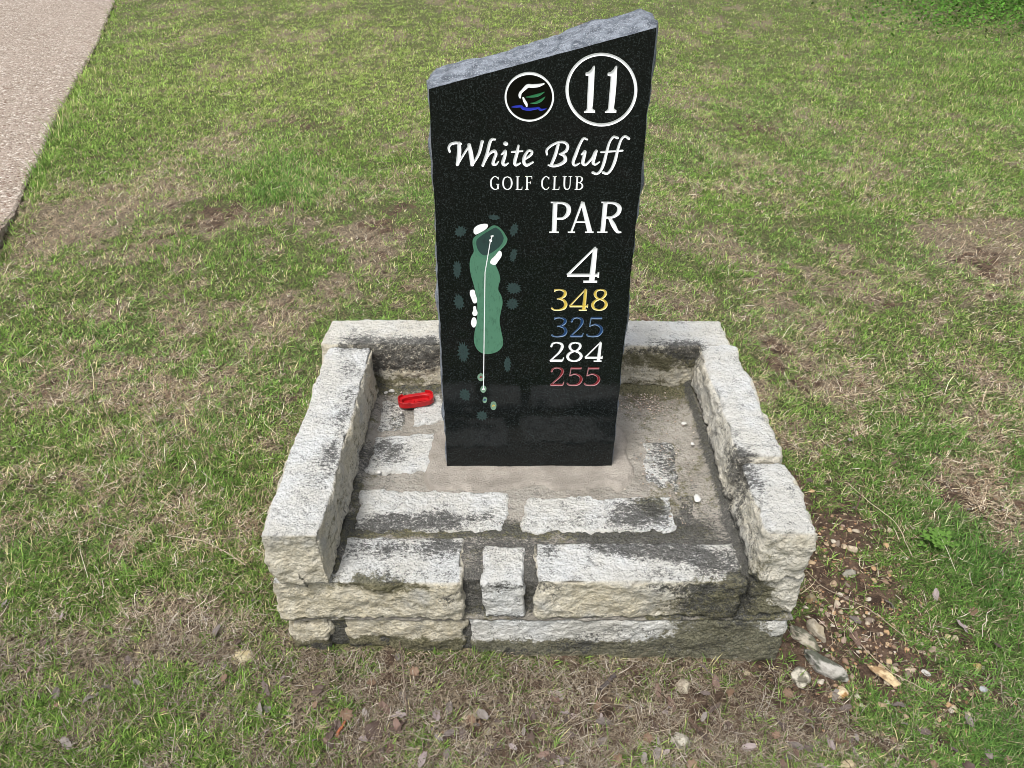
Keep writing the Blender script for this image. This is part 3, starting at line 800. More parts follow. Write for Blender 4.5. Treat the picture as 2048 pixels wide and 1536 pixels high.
GL = {
 '4': [[(.84, .0, .05), (.03, .79, .07)], [(.03, .80, .085), (1.0, .80, .085)], [(.83, .03, .12), (.79, .97, .15)], [(.54, .98, .06), (.96, .98, .06)], [(.985, .72, .045), (.985, .86, .045)]],
 '3': [[(.20, .01, .05), (.18, .13, .05)], [(.20, .045, .08), (.55, .035, .06), (.86, .12, .11), (.88, .28, .13), (.68, .41, .08), (.38, .46, .05)], [(.48, .455, .05), (.82, .53, .10), (.97, .70, .14), (.88, .88, .12), (.55, .97, .07), (.2, .97, .06), (.03, .90, .08)]],
 '2': [[(.08, .22, .09), (.16, .09, .08), (.45, .03, .065), (.78, .11, .11), (.82, .30, .13), (.62, .55, .09), (.3, .78, .07), (.06, .95, .07)], [(.05, .95, .10), (.88, .95, .10)], [(.97, .80, .04), (.90, .96, .06)]],
 '5': [[(.22, .05, .10), (.90, .05, .10)], [(.21, .04, .05), (.15, .45, .05)], [(.15, .46, .05), (.5, .37, .07), (.84, .48, .11), (.94, .68, .14), (.78, .9, .11), (.45, .97, .07), (.12, .95, .06), (.03, .88, .08)]],
 '8': [[(.5, .03, .06), (.78, .09, .09), (.84, .24, .12), (.70, .40, .09), (.5, .46, .07), (.28, .40, .09), (.16, .24, .12), (.24, .09, .09), (.5, .03, .06)], [(.5, .46, .07), (.82, .56, .10), (.95, .73, .13), (.80, .91, .10), (.5, .975, .06), (.18, .91, .10), (.05, .73, .13), (.20, .56, .10), (.5, .46, .07)]],
 'P': [[(.24, .03, .14), (.24, .97, .14)], [(.02, .02, .045), (.40, .02, .045)], [(.0, .98, .045), (.48, .98, .045)], [(.26, .035, .06), (.68, .05, .08), (.93, .17, .13), (.92, .38, .13), (.68, .53, .08), (.28, .54, .06)]],
 'A': [[(.5, .0, .07), (.13, .97, .06)], [(.5, .02, .12), (.86, .97, .15)], [(.26, .65, .055), (.74, .65, .055)], [(.0, .98, .045), (.27, .98, .045)], [(.68, .98, .045), (1.0, .98, .045)]],
 'R': [[(.24, .03, .14), (.22, .97, .14)], [(.08, .02, .045), (.40, .02, .045)], [(.0, .98, .045), (.42, .98, .045)], [(.26, .035, .06), (.62, .05, .08), (.84, .17, .13), (.82, .36, .12), (.60, .49, .08), (.28, .51, .06)], [(.46, .51, .09), (.66, .75, .14), (.84, .95, .10), (1.0, .98, .05)]],
 'G': [[(.93, .06, .04), (.93, .24, .04)], [(.93, .18, .06), (.72, .05, .07), (.45, .03, .07), (.12, .25, .12), (.06, .52, .13), (.15, .8, .12), (.5, .97, .07), (.78, .93, .07), (.88, .85, .09)], [(.88, .60, .12), (.88, .94, .11)], [(.68, .59, .045), (1.02, .59, .045)]],
 'O': [[(.5, .03, .06), (.82, .15, .10), (.95, .5, .13), (.82, .85, .10), (.5, .97, .06), (.18, .85, .10), (.05, .5, .13), (.18, .15, .10), (.5, .03, .06)]],
 'L': [[(.28, .03, .13), (.28, .97, .13)], [(.04, .02, .045), (.55, .02, .045)], [(.04, .975, .055), (.95, .975, .055)], [(.98, .78, .04), (.94, .98, .05)]],
 'F': [[(.28, .03, .13), (.28, .97, .13)], [(.04, .02, .05), (.95, .02, .055)], [(.04, .98, .045), (.52, .98, .045)], [(.95, .02, .05), (.97, .2, .04)], [(.3, .48, .05), (.78, .48, .05)], [(.78, .40, .04), (.78, .57, .04)]],
 'C': [[(.93, .06, .04), (.93, .24, .04)], [(.93, .18, .06), (.72, .05, .07), (.45, .03, .07), (.12, .25, .12), (.06, .52, .13), (.15, .8, .12), (.5, .97, .07), (.80, .93, .06), (.97, .80, .05)]],
 'U': [[(.2, .03, .13), (.2, .60, .13), (.3, .88, .11), (.55, .97, .08), (.78, .86, .07), (.84, .6, .06), (.84, .03, .06)], [(.0, .02, .045), (.42, .02, .045)], [(.66, .02, .045), (1.02, .02, .045)]],
 'B': [[(.24, .03, .13), (.24, .97, .13)], [(.02, .025, .05), (.6, .03, .055), (.84, .13, .11), (.82, .32, .11), (.6, .46, .06), (.26, .47, .05)], [(.5, .47, .05), (.82, .55, .09), (.95, .73, .13), (.82, .90, .10), (.55, .97, .06), (.02, .975, .05)]],
}
def text(A, s, boxes, y0, y1, bold=1.0):
    H = y1 - y0
    for ch, (x0, x1) in zip(s, boxes):
        for stt in GL[ch]:
            pts = []
            xc0 = (x0 + x1) / 2
            for u, v, w in stt:
                x = x0 + u * (x1 - x0); y = y0 + v * H
                yc = (y0 + y1) / 2
                x = VNX + (x - VNX) * (VNY - y) / (VNY - yc)
                pts.append((x, y, w * H * bold))
            # straight bars keep their corners, curves are smoothed
            A.stroke(pts, closed=True)
b1 = lambda L: [(840 + a / 3.2, 840 + b / 3.2) for a, b in L]
b2 = lambda L: [(860 + a / 2.743, 860 + b / 2.743) for a, b in L]
DV = 0.0026
hole = art('hole_number', P_WHITE, DV, 'engraved white number 11')
hole.poly(z3([(1262, 180), (1265, 165), (1300, 155), (1340, 120), (1362, 78), (1382, 75), (1385, 90), (1374, 330), (1362, 560), (1352, 635), (1364, 652), (1388, 662), (1388, 696), (1242, 696), (1242, 675), (1268, 666), (1280, 640), (1286, 480), (1294, 330), (1300, 210), (1280, 207), (1262, 202)]))
hole.poly(z3([(1552, 185), (1556, 168), (1592, 158), (1632, 122), (1655, 78), (1678, 76), (1681, 95), (1669, 330), (1652, 520), (1638, 625), (1644, 650), (1670, 662), (1668, 696), (1520, 698), (1518, 678), (1550, 662), (1562, 635), (1573, 490), (1588, 330), (1595, 215), (1575, 212), (1554, 204)]))
art('number_ring', P_WHITE, DV, 'white ring round the 11').ring(1202.8, 179.1, 68.8, 70.6, 6.2)
LG = art('emblem', P_BLACK, .0003, 'round club emblem: white ring, white, green and blue strokes on black', v=False)
LG.poly([(1058.6 + 47.5 * math.cos(t), 193.9 + 47.2 * math.sin(t)) for t in np.linspace(0, 2 * math.pi, 72, endpoint=False)])
ER = art('emblem_ring', P_WHITE, .0010, parent=LG); ER.ring(1058.6, 193.9, 47.6, 47.2, 3.7, 6.2)
EB = art('emblem_bird', P_WHITE, .0008, parent=LG)
EB.stroke(z3([(712, 314, 20), (640, 336, 42), (560, 342, 48), (500, 342, 48), (465, 370, 46), (430, 405, 36), (402, 435, 36), (394, 470, 36), (398, 500, 18)]))
EB.stroke(z3([(438, 500, 24), (455, 540, 36), (478, 580, 36), (487, 612, 16)]))
EG = art('emblem_leaf', P_LGREEN, .0006, parent=LG)
EG.stroke(z3([(475, 490, 8), (560, 480, 32), (640, 462, 38), (718, 424, 8)])); EG.stroke(z3([(536, 572, 8), (600, 567, 30), (670, 535, 36), (727, 488, 10)]))
EW = art('emblem_wave', P_LBLUE, .0006, parent=LG)
EW.stroke(z3([(285, 622, 8), (340, 615, 28), (410, 612, 32), (440, 640, 38), (520, 650, 40), (600, 641, 30), (640, 635, 30), (672, 657, 30), (748, 643, 6)]))
NM = art('club_name', P_WHITE, DV, 'flowing script reading White Bluff')
for S in ([(190, 970, 14), (184, 945, 16), (198, 922, 17), (232, 914, 17), (262, 920, 14)], [(250, 918, 24), (250, 980, 27), (240, 1050, 22)], [(238, 1056, 13), (278, 990, 14), (318, 928, 13)], [(314, 926, 22), (326, 985, 28), (334, 1052, 24)], [(335, 1056, 13), (376, 985, 18), (398, 905, 20)],
          [(402, 1058, 18), (428, 985, 19), (446, 915, 20), (460, 892, 17), (480, 892, 13)], [(414, 1035, 13), (440, 988, 15), (474, 966, 19), (486, 985, 19), (474, 1018, 20), (468, 1048, 20), (486, 1052, 14), (502, 1034, 8)],
          [(522, 988, 10), (546, 966, 17), (542, 1000, 21), (530, 1040, 21), (542, 1056, 17), (564, 1044, 9)], [(546, 918, 26), (552, 920, 24)],
          [(630, 932, 14), (620, 980, 21), (606, 1035, 21), (614, 1056, 17), (642, 1044, 10)], [(588, 972, 13), (655, 966, 12)],
          [(672, 1018, 14), (708, 992, 17), (716, 970, 16), (694, 964, 15), (670, 998, 19), (664, 1035, 21), (682, 1057, 19), (722, 1038, 12)],
          [(812, 988, 13), (811, 960, 15), (838, 933, 15), (880, 912, 15), (920, 910, 16), (944, 930, 20), (935, 965, 19), (896, 986, 12)], [(884, 925, 19), (866, 990, 21), (842, 1050, 19)], [(893, 985, 11), (924, 998, 20), (928, 1028, 23), (894, 1053, 19), (850, 1062, 17), (822, 1056, 11)],
          [(1070, 892, 12), (1046, 886, 15), (1022, 925, 17), (998, 985, 21), (980, 1038, 19), (992, 1057, 15), (1022, 1044, 8)],
          [(1034, 988, 10), (1056, 968, 17), (1048, 1008, 21), (1042, 1042, 21), (1060, 1054, 15), (1096, 1018, 13), (1120, 972, 14)], [(1128, 966, 19), (1114, 1012, 21), (1108, 1042, 19), (1124, 1052, 13), (1148, 1036, 9)],
          [(1264, 882, 17), (1238, 876, 15), (1214, 908, 15), (1198, 958, 17), (1178, 1038, 20), (1158, 1088, 17), (1132, 1112, 15), (1106, 1104, 18)], [(1160, 973, 13), (1296, 963, 12)],
          [(1336, 886, 18), (1312, 872, 15), (1288, 893, 15), (1268, 948, 17), (1248, 1028, 20), (1224, 1083, 17), (1198, 1110, 15), (1172, 1104, 18)]):
    NM.stroke(z1(S))
GC = art('club_title', P_WHITE, .0012, 'small capitals reading GOLF CLUB')
text(GC, 'GOLFCLUB', b1([(450, 505), (528, 590), (612, 655), (672, 717), (778, 828), (848, 893), (912, 970), (992, 1043)]), 352.5, 379.5, 1.0)
PA = art('par_word', P_WHITE, DV, 'engraved capitals reading PAR')
text(PA, 'PAR', b1([(832, 955), (952, 1116), (1143, 1293)]), 403.5, 465.5, 1.05)
PN = art('par_number', P_WHITE, DV, 'large engraved white 4')
text(PN, '4', b2([(752, 930)]), 494.5, 564.5, 1.08)
YN = []
for s, bx, y0, y1, m, lab in (('348', [(668, 748), (765, 868), (890, 973)], 578, 621, P_YELLOW, 'yellow engraved number 348'),
                              ('325', [(668, 748), (770, 845), (862, 948)], 634, 674, P_BLUE, 'blue engraved number 325'),
                              ('284', [(658, 737), (752, 835), (850, 948)], 684, 723, P_WHITE, 'white engraved number 284'),
                              ('255', [(660, 738), (754, 835), (848, 932)], 734.5, 771.5, P_RED, 'red engraved number 255')):
    A = art('yardage_number', m, .0020, lab); YN.append(A)
    text(A, s, b2(bx), y0, y1, 1.16)
# hole map
FW = art('fairway', P_FAIR, .0004, 'mid green painted fairway shape', v=False)
FW.poly(z4([(382, 107), (410, 118), (440, 148), (466, 190), (470, 210), (458, 240), (430, 272), (385, 318), (372, 350), (388, 385), (412, 440), (420, 485), (410, 525), (408, 560), (428, 600), (437, 650), (425, 710), (416, 770), (424, 830), (438, 900), (436, 950), (405, 985), (360, 1002), (310, 1004), (265, 980), (240, 930), (238, 870), (250, 810), (260, 730), (258, 640), (240, 540), (215, 450), (207, 380), (215, 330), (235, 290), (228, 240), (230, 205), (250, 180), (290, 155), (335, 130), (360, 112)]), True)
GR = art('green_fringe', P_RIMG, .0005, v=False)
GR.poly(z4([(382, 112), (408, 123), (437, 152), (462, 192), (465, 210), (452, 238), (425, 268), (380, 305), (340, 330), (290, 330), (250, 300), (236, 250), (236, 208), (255, 185), (292, 160), (336, 136)]), True)
GI = art('putting_green', P_GREEN, .0006, v=False)
GI.poly(z4([(380, 125), (402, 130), (425, 152), (442, 185), (444, 205), (430, 240), (395, 275), (350, 305), (310, 318), (275, 295), (256, 255), (254, 215), (275, 190), (315, 162)]), True)
for P_ in ([(234, 150), (240, 125), (268, 105), (300, 97), (328, 98), (335, 112), (322, 132), (292, 152), (255, 170), (240, 166)],
           [(412, 286), (428, 292), (430, 320), (412, 350), (385, 383), (362, 380), (350, 368), (358, 345), (385, 318)],
           [(222, 557), (240, 560), (248, 590), (258, 620), (256, 645), (235, 650), (220, 620), (209, 590), (210, 565)],
           [(234, 673), (250, 674), (254, 695), (262, 715), (256, 735), (235, 738), (225, 720), (232, 700)],
           [(228, 752), (248, 754), (256, 780), (250, 808), (236, 820), (222, 808), (216, 785)]):
    B_ = art('bunker', P_WHITE, .0008, v=False); B_.poly(z4(P_), True)
def toothed(cx, cy, rx, ry, rot, n, seed):
    rs = random.Random(seed); pts = []
    for i in range(2 * n):
        a = math.pi * i / n
        k = 1.06 if i % 2 else .72
        k *= .92 + .16 * rs.random()
        x, y = rx * k * math.cos(a), ry * k * math.sin(a)
        pts.append((cx + x * math.cos(rot) - y * math.sin(rot), cy + x * math.sin(rot) + y * math.cos(rot)))
    return pts
for i, (cx, cy, rx, ry, rot, n) in enumerate([(378, 52, 43, 20, .1, 9), (144, 150, 46, 38, -.5, 11), (516, 138, 30, 48, .3, 10), (512, 316, 25, 52, .25, 10), (120, 415, 32, 64, 0, 13), (514, 546, 55, 42, .1, 15),
                                              (505, 656, 44, 42, .1, 13), (132, 642, 38, 58, -.2, 12), (162, 992, 42, 74, -.1, 14), (470, 1078, 26, 58, 0, 12), (174, 1290, 38, 46, -.5, 11), (293, 1436, 42, 34, .1, 11)]):
    A = art('tree_symbol', P_TREE, .0005, v=False)
    A.poly(z4(toothed(cx, cy, rx, ry, rot, n, i)))
tees = []
for i, (cx, cy, rx, ry, dm) in enumerate([(286, 1167, 23, 28, P_RED), (303, 1250, 20, 26, P_WHITE), (313, 1326, 16, 22, P_BLUE), (373, 1366, 23, 30, P_YELLOW)]):
    A = art('tee_symbol', P_TEE, .0006, v=False); tees.append((A, cx, cy, dm))
    A.poly(z4([(cx + rx * math.cos(t) * (1 + .1 * math.cos(2 * t + i)), cy + ry * math.sin(t)) for t in np.linspace(0, 2 * math.pi, 20, endpoint=False)]))
for A0, cx, cy, dm in tees:
    A = art('tee_dot', dm, .0008, parent=A0)
    A.stroke(z4([(cx - 6, cy + 4, 8), (cx, cy - 1, 11), (cx + 8, cy + 2, 6)]))
PLN = art('play_line', P_WHITE, .0008, 'thin white line of play from tee to green')
PLN.stroke(z4([(352, 215, 6), (314, 436, 6)])); PLN.stroke(z4([(314, 436, 6), (303, 1248, 6)])); PLN.stroke(z4([(352, 213, 18), (355, 216, 18)])); PLN.stroke(z4([(357, 205, 7), (364, 180, 8)])); PLN.stroke(z4([(356, 183, 7), (371, 182, 8)]))

# outline of the polished face
tl = (857.5, 178.0); tr = (1313.0, 55.0); br = (1222.5, 937.0); bl = (893.5, 934.0)
def to_face(a, b):
    x, z = on_y(a, b, YF); return np.stack([x, z], -1)
A_, B_, C_, D_ = [to_face(*p) for p in (tl, tr, br, bl)]
C_[1] = Z2 - .03; D_[1] = Z2 - .03
loop = []
side = []
def seg(p, q, n, j, s, sd):
    for i in range(n):
        t = i / n
        pt = p + (q - p) * t
        d = (q - p) / np.linalg.norm(q - p); nn = np.array([d[1], -d[0]])
        w = (fbm(np.array([[t * 3, sd, .3]]), 9, 4, sd)[0] - .5) * j * min(1, 8 * t, 8 * (1 - t))
        loop.append(pt + nn * w); side.append(s)
seg(D_, A_, 150, .006, 'L', 3); seg(A_, B_, 70, .0015, 'T', 4); seg(B_, C_, 160, .007, 'R', 5); seg(C_, D_, 60, 0, 'B', 6)
loop = np.array(loop)
def build_marker():
    verts = [tuple(p) for p in loop]; NL = len(verts)
    edges = [(i, (i + 1) % NL) for i in range(NL)]
    for A in ARTS:
        d = A.d
        ins = d < 0
        key = {}
        def vtx(j0, i0, j1, i1):
            k = (j0, i0, j1, i1)
            if k not in key:
                a, b = d[j0, i0], d[j1, i1]
                t = float(np.clip(a / (a - b), .04, .96))
                px = GX0 + (i0 + (i1 - i0) * t) * GS; py = GY0 + (j0 + (j1 - j0) * t) * GS
                p = to_face(px, py)
                key[k] = len(verts); verts.append((float(p[0]), float(p[1])))
            return key[k]
        c = ins[:-1, :-1] * 1 + ins[:-1, 1:] * 2 + ins[1:, 1:] * 4 + ins[1:, :-1] * 8
        for j, i in np.argwhere((c > 0) & (c < 15)):
            k = c[j, i]
            T = lambda: vtx(j, i, j, i + 1)
            Rr = lambda: vtx(j, i + 1, j + 1, i + 1)
            Bt = lambda: vtx(j + 1, i, j + 1, i + 1)
            L = lambda: vtx(j, i, j + 1, i)
            tb = {1: [(L, T)], 2: [(T, Rr)], 3: [(L, Rr)], 4: [(Rr, Bt)], 5: [(L, T), (Rr, Bt)], 6: [(T, Bt)], 7: [(L, Bt)], 8: [(L, Bt)], 9: [(T, Bt)], 10: [(T, Rr), (L, Bt)], 11: [(Rr, Bt)], 12: [(L, Rr)], 13: [(T, Rr)], 14: [(L, T)]}[int(k)]
            for a, b in tb: edges.append((a(), b()))
        if A.v:
            jj, ii = np.nonzero((d < -.6))
            m = (jj % 2 == 0) & (ii % 2 == 0)
            for j, i in zip(jj[m], ii[m]):
                p = to_face(GX0 + i * GS, GY0 + j * GS); verts.append((float(p[0]), float(p[1])))
    S = 100.0
    vo, eo, fo, *_ = delaunay_2d_cdt([Vector((a * S, b * S)) for a, b in verts], edges, [], 1, 1e-6)
    V2 = np.array([(v.x / S, v.y / S) for v in vo])
    T = np.array([f for f in fo if len(f) == 3])
    # back to artwork grid
    def grid(x, z):
        # project face point to photo pixels
        yc = YF * ct - (z - CH) * st           # depth along the view axis
        up = YF * st + (z - CH) * ct
        return (CX + F * x / yc - GX0) / GS, (CY - F * up / yc - GY0) / GS
    gx, gy = grid(V2[:, 0], V2[:, 1])
    def samp(d, gx, gy):
        gx = np.clip(gx, 0, NXG - 1.001); gy = np.clip(gy, 0, NYG - 1.001)
        i = gx.astype(int); j = gy.astype(int); fx = gx - i; fy = gy - j
        return d[j, i] * (1 - fx) * (1 - fy) + d[j, i + 1] * fx * (1 - fy) + d[j + 1, i] * (1 - fx) * fy + d[j + 1, i + 1] * fx * fy
    mpp = 0.00105                               # metres per photo pixel on the face
    depth = np.zeros(len(V2))
    for A in ARTS:
        dv = samp(A.d, gx, gy)
        depth = np.maximum(depth, np.minimum(A.depth, np.clip(-dv, 0, 99) * mpp * 1.1))
    cen = V2[T].mean(1)
    cgx, cgy = grid(cen[:, 0], cen[:, 1])
    own = np.full(len(T), -1)
    for k, A in enumerate(ARTS):
        own[samp(A.d, cgx, cgy) < 0] = k
    # inside the outline?
    P = loop
    inside = np.zeros(len(T), bool)
    for a, b in zip(P, np.roll(P, -1, 0)):
        c = ((a[1] <= cen[:, 1]) & (b[1] > cen[:, 1])) | ((b[1] <= cen[:, 1]) & (a[1] > cen[:, 1]))
        if not c.any(): continue
        xi = a[0] + (cen[:, 1] - a[1]) / (b[1] - a[1]) * (b[0] - a[0])
        inside ^= c & (cen[:, 0] < xi)
    P3 = np.stack([V2[:, 0], YF + depth, V2[:, 1]], 1)
    def sub(mask):
        t = T[mask]
        a = P3[t[:, 1]] - P3[t[:, 0]]; b = P3[t[:, 2]] - P3[t[:, 0]]
        flip = np.cross(a, b)[:, 1] > 0
        t[flip] = t[flip][:, ::-1]
        u, inv = np.unique(t, return_inverse=True)
        return P3[u], inv.reshape(t.shape)
    fv, ff = sub(inside & (own < 0))
    # rough sides and back: rows from the front edge to the rear
    rows = 22; TK = 0.125
    NLp = len(loop)
    nxt = np.roll(loop, -1, 0) - np.roll(loop, 1, 0)
    nn = np.stack([-nxt[:, 1], nxt[:, 0]], 1); nn /= np.linalg.norm(nn, axis=1, keepdims=True)
    cc = loop.mean(0)
    if ((loop - cc) * nn).sum() < 0: nn = -nn
    isT = np.array([s == 'T' for s in side]); isB = np.array([s == 'B' for s in side])
    R3 = []
    for r in range(rows + 1):
        t = r / rows
        y = YF + t * TK
        base = np.stack([loop[:, 0], np.full(NLp, y), loop[:, 1]], 1)
        n1 = fbm(base, 24, 4, 111) - .5; n2 = fbm(base * np.array([1, 1, .5]), 9, 3, 112) - .5; n3 = fbm(base, 90, 3, 113) - .5
        env = min(1, t * 6)
        off = env * (.0055 * math.sin(math.pi * min(1, t * 1.3)) ** .5 * (1 if t < .77 else .9) + n1 * .020 + n2 * .012 + n3 * .007) - .010 * max(0, t - .85) / .15
        crown = env * (.009 * math.sin(math.pi * min(1, t * 1.05)) ** .6 + n2 * .022 + n1 * .020 + n3 * .010)
        rise = np.clip(env * .010 * t, 0, 1)
        o = np.where(isT, crown + rise, off)
        # ease over the corners
        o = (o + np.roll(o, 1) + np.roll(o, -1)) / 3 if r else o * 0
        q = base.copy(); q[:, 0] += nn[:, 0] * o; q[:, 2] += nn[:, 1] * o
        R3.append(q)
    SV = np.concatenate(R3)
    SF = []
    for r in range(rows):
        for i in range(NLp):
            j = (i + 1) % NLp
            SF.append((r * NLp + i, r * NLp + j, (r + 1) * NLp + j, (r + 1) * NLp + i))
    cb = len(SV); SV = np.concatenate([SV, [[cc[0], YF + TK + .004, cc[1]]]])
    for i in range(NLp): SF.append((rows * NLp + i, rows * NLp + (i + 1) % NLp, cb))
    nf = len(fv)
    V = np.concatenate([fv, SV])
    Fs = [tuple(f) for f in ff] + [tuple(i + nf for i in f) for f in SF]
    me = mesh_from('slab', V, Fs, [M_POLISH, M_ROUGHG], False, [0] * len(ff) + [1] * len(SF))
    sm = np.zeros(len(Fs), bool); sm[len(ff):] = True
    me.polygons.foreach_set('use_smooth', sm)
    link('slab', me, marker)
    obs = {}
    for k, A in enumerate(ARTS):
        v, f = sub(own == k)
        if not len(f): continue
        par = obs[id(A.parent)] if A.parent else marker
        me = mesh_from(A.name, v, f, [A.mat], False)
        set_attr(me, 'groove', ((v[:, 1] - YF) / A.depth).reshape(-1, 1).repeat(3, 1).astype(np.float32))
        o = bpy.data.objects.new(A.name, me); COL.objects.link(o); o.parent = par
        o.location = -Vector(marker.location) if par is marker else (0, 0, 0)
        if A.label: o['label'] = A.label
        obs[id(A)] = o
build_marker()

# ------------------------------------------------------------------ red plastic holder on the floor
def red_holder():
    t = NT('red plastic')
    m = t.done(t.mix(t.ss(t.noise(60, 4, .6), .4, .7), (0.42, 0.005, 0.008), (0.30, 0.004, 0.007)), 0.42, None, 0.5)
    x, y = on_z(832, 808, Z2)
    o = empty('plastic_holder', (float(x), float(y) + .005, Z2 + .002), 'small bright red oblong plastic holder lying on the plinth floor left of the black marker', 'plastic holder')
    o.rotation_euler = (0, 0, R(15))
    L, W, H = .052, .0265, .021
    def stad(a, l, w, dx=0, dy=0):
        s = l - w
        c, sn = math.cos(a), math.sin(a)
        k = 1.0
        ex = .62
        return (dx + math.copysign(abs(c) ** ex, c) * l, dy + math.copysign(abs(sn) ** ex, sn) * w)
    n = 96
    def hgt(a):                                   # wall height round the rim: notched front and back
        c, s = math.cos(a), math.sin(a)
        h = H
        if s > .25 and -.55 < c < .50: h -= .0065
        if s < -.3 and -.20 < c < .72: h -= .0035
        if s > 0 and c >= .5: h += .002
        return h
    rings = []
    A = [2 * math.pi * i / n for i in range(n)]
    rings.append([(*stad(a, L - .002, W - .002), 0.0) for a in A])
    rings.append([(*stad(a, L, W), 0.002) for a in A])
    rings.append([(*stad(a, L, W), hgt(a) - .001) for a in A])
    rings.append([(*stad(a, L - .0008, W - .0008), hgt(a)) for a in A])
    rings.append([(*stad(a, L - .0024, W - .0024), hgt(a) - .0002) for a in A])
    rings.append([(*stad(a, L - .0030, W - .0030), .0135) for a in A])
    rings.append([(*stad(a, L - .011, W - .0085, .0, -.0005), .0125) for a in A])
    rings.append([(*stad(a, L - .0122, W - .0095, .0, -.0005), .0115) for a in A])
    rings.append([(*stad(a, L - .0130, W - .0103, .0, -.0005), .0015) for a in A])
    V = [p for r in rings for p in r]; Fs = []
    for r in range(len(rings) - 1):
        for i in range(n):
            j = (i + 1) % n; Fs.append((r * n + i, r * n + j, (r + 1) * n + j, (r + 1) * n + i))
    Fs.append(tuple((len(rings) - 1) * n + i for i in range(n)))
    Fs.append(tuple(reversed(range(n))))
    link('shell', mesh_from('shell', V, Fs, [m]), o, (0, 0, 0))
    # clip bridge in the recess and a vertical seam rib on the front
    def bx(name, x0, x1, y0, y1, z0, z1):
        U, Fq = box_grid(1, 1, 1)
        P = np.array([x0, y0, z0]) + U * np.array([x1 - x0, y1 - y0, z1 - z0])
        P[P[:, 2] > (z0 + z1) / 2, 0] += .001
        ob = link(name, mesh_from(name, P, Fq, [m]), o, (0, 0, 0))
        return ob
    bx('clip', -.006, .004, -.0170, -.002, .004, .0135)
    bx('rib', -.0095, -.0080, -.0268, -.0240, .001, .0185)
    bx('clip', .006, .026, -.0175, -.0150, .006, .0150)
red_holder()

# ------------------------------------------------------------------ loose stones, leaves, twigs
def rock_mesh(name, seed, n=3, flat=.6, elong=1.0, ang=0.25):
    bm_v, bm_f = ico(n)
    p = np.array(bm_v)
    s = p + seed * 5.3
    # angular: clip by random planes
    rs = np.random.default_rng(seed)
    for _ in range(9):
        d = rs.normal(size=3); d /= np.linalg.norm(d); c = .55 + rs.random() * .35
        k = p @ d
        p = p - np.outer(np.clip(k - c, 0, 9), d) * (1 - ang * .3)
    p = p * (1 + (fbm(s, 1.6, 3, 7) - .5)[:, None] * .35 + (fbm(s, 6, 3, 8) - .5)[:, None] * .12)
    p = p * np.array([elong, 1, flat])
    return p, bm_f
_ico = {}
def ico(n):
    if n in _ico: return _ico[n]
    import bmesh
    b = bmesh.new(); bmesh.ops.create_icosphere(b, subdivisions=n, radius=1)
    r = ([tuple(v.co) for v in b.verts], [tuple(v.index for v in f.verts) for f in b.faces]); b.free()
    _ico[n] = r; return r
M_PEB = mat_attr('loose stone', 0.85, 0, (60, 0.5, 0.006), 0.25, .55, 70)
def solid_tint(me, c, var=0.0, fn=None):
    n = len(me.vertices)
    a = np.tile(np.array(c, np.float32), (n, 1))
    co = np.zeros(n * 3); me.vertices.foreach_get('co', co); co = co.reshape(-1, 3)
    if var: a *= (1 + (fbm(co + 3, 60, 3, 5) - .5)[:, None] * var)
    if fn is not None: a = fn(co, a)
    set_attr(me, 'tint', np.clip(a, 0, 1).astype(np.float32))
def big_rock(px, py, sx, sy, sz, rot, c, label, seed, name='rock', flat=.6, tilt=0, c2=None, cat='rock', zoff=0.2):
    c = tuple(k * .72 for k in c)
    x, y = [float(v) for v in on_z(px, py, -.03)]
    z = gh(x, y)
    v, f = rock_mesh(name, seed, 4, 1, 1, .1)
    v = v / np.abs(v).max(0) * np.array([sx / 2, sy / 2, sz / 2])
    v = v + ((fbm(v + seed, 45, 3, 3) - .5) * .007 * min(1, sx / .05))[:, None]
    me = mesh_from(name, v, f, [M_PEB], False)
    def fn(co, a):
        if c2 is None: return a
        k = sstep(.46, .54, fbm(co + seed, 55, 4, 9, .65) + (co[:, 1] / sy) * .22)[:, None]
        return a * (1 - k) + np.array(c2) * k
    solid_tint(me, c, .6, fn)
    o = link(name, me); o.location = (x, y, z + sz * (zoff if px > 1560 else -.05)); o.rotation_euler = (R(tilt), R(tilt * .4), R(rot))
    return tag(o, label, cat)
W_, GY_, OR_, CRM = (.50, .48, .43), (.10, .10, .08), (.42, .28, .15), (.58, .49, .33)
big_rock(1645, 1335, .125, .052, .05, -38, W_, 'largest loose rock at the plinth right front corner, long, dark grey with white rim', 1, c2=(.075, .08, .06), tilt=12)
big_rock(1612, 1285, .10, .040, .045, -52, (.50, .46, .37), 'long narrow rock with dark top leaning beside the plinth corner, behind the largest grey rock', 2, c2=(.10, .10, .07), tilt=15)
big_rock(1633, 1263, .07, .035, .04, -65, (.47, .42, .33), 'tan elongated rock right beside the narrow dark-topped rock near the plinth', 3, c2=(.28, .24, .17))
big_rock(1598, 1362, .060, .05, .04, 20, (.62, .58, .48), 'pale wedge-shaped rock with a dark spot in front of the plinth right corner', 4, c2=(.14, .13, .10))
big_rock(1768, 1350, .080, .034, .016, -48, OR_, 'flat pointed orange-tan rock chip on the bare soil', 5, c2=(.60, .47, .28), zoff=.55)
big_rock(1492, 1347, .02, .02, .01, 0, CRM, 'tiny cream stone in the straw before the plinth', 6)
big_rock(494, 1350, .060, .050, .03, 20, (.58, .52, .34), 'pale yellow half-buried rock in the grass left of the plinth front', 7, c2=(.45, .38, .22))
big_rock(1361, 1487, .050, .048, .035, 0, (.20, .19, .14), 'round dark grey rock half buried in the litter at the bottom', 8, c2=(.38, .36, .30))
big_rock(1364, 1378, .045, .036, .03, 30, (.52, .47, .36), 'rough cream rock in the dry grass just below the plinth front', 9, c2=(.3, .26, .2))
big_rock(1695, 1534, .036, .026, .02, 10, (.60, .50, .32), 'cream rock at the very bottom edge right of centre', 10)
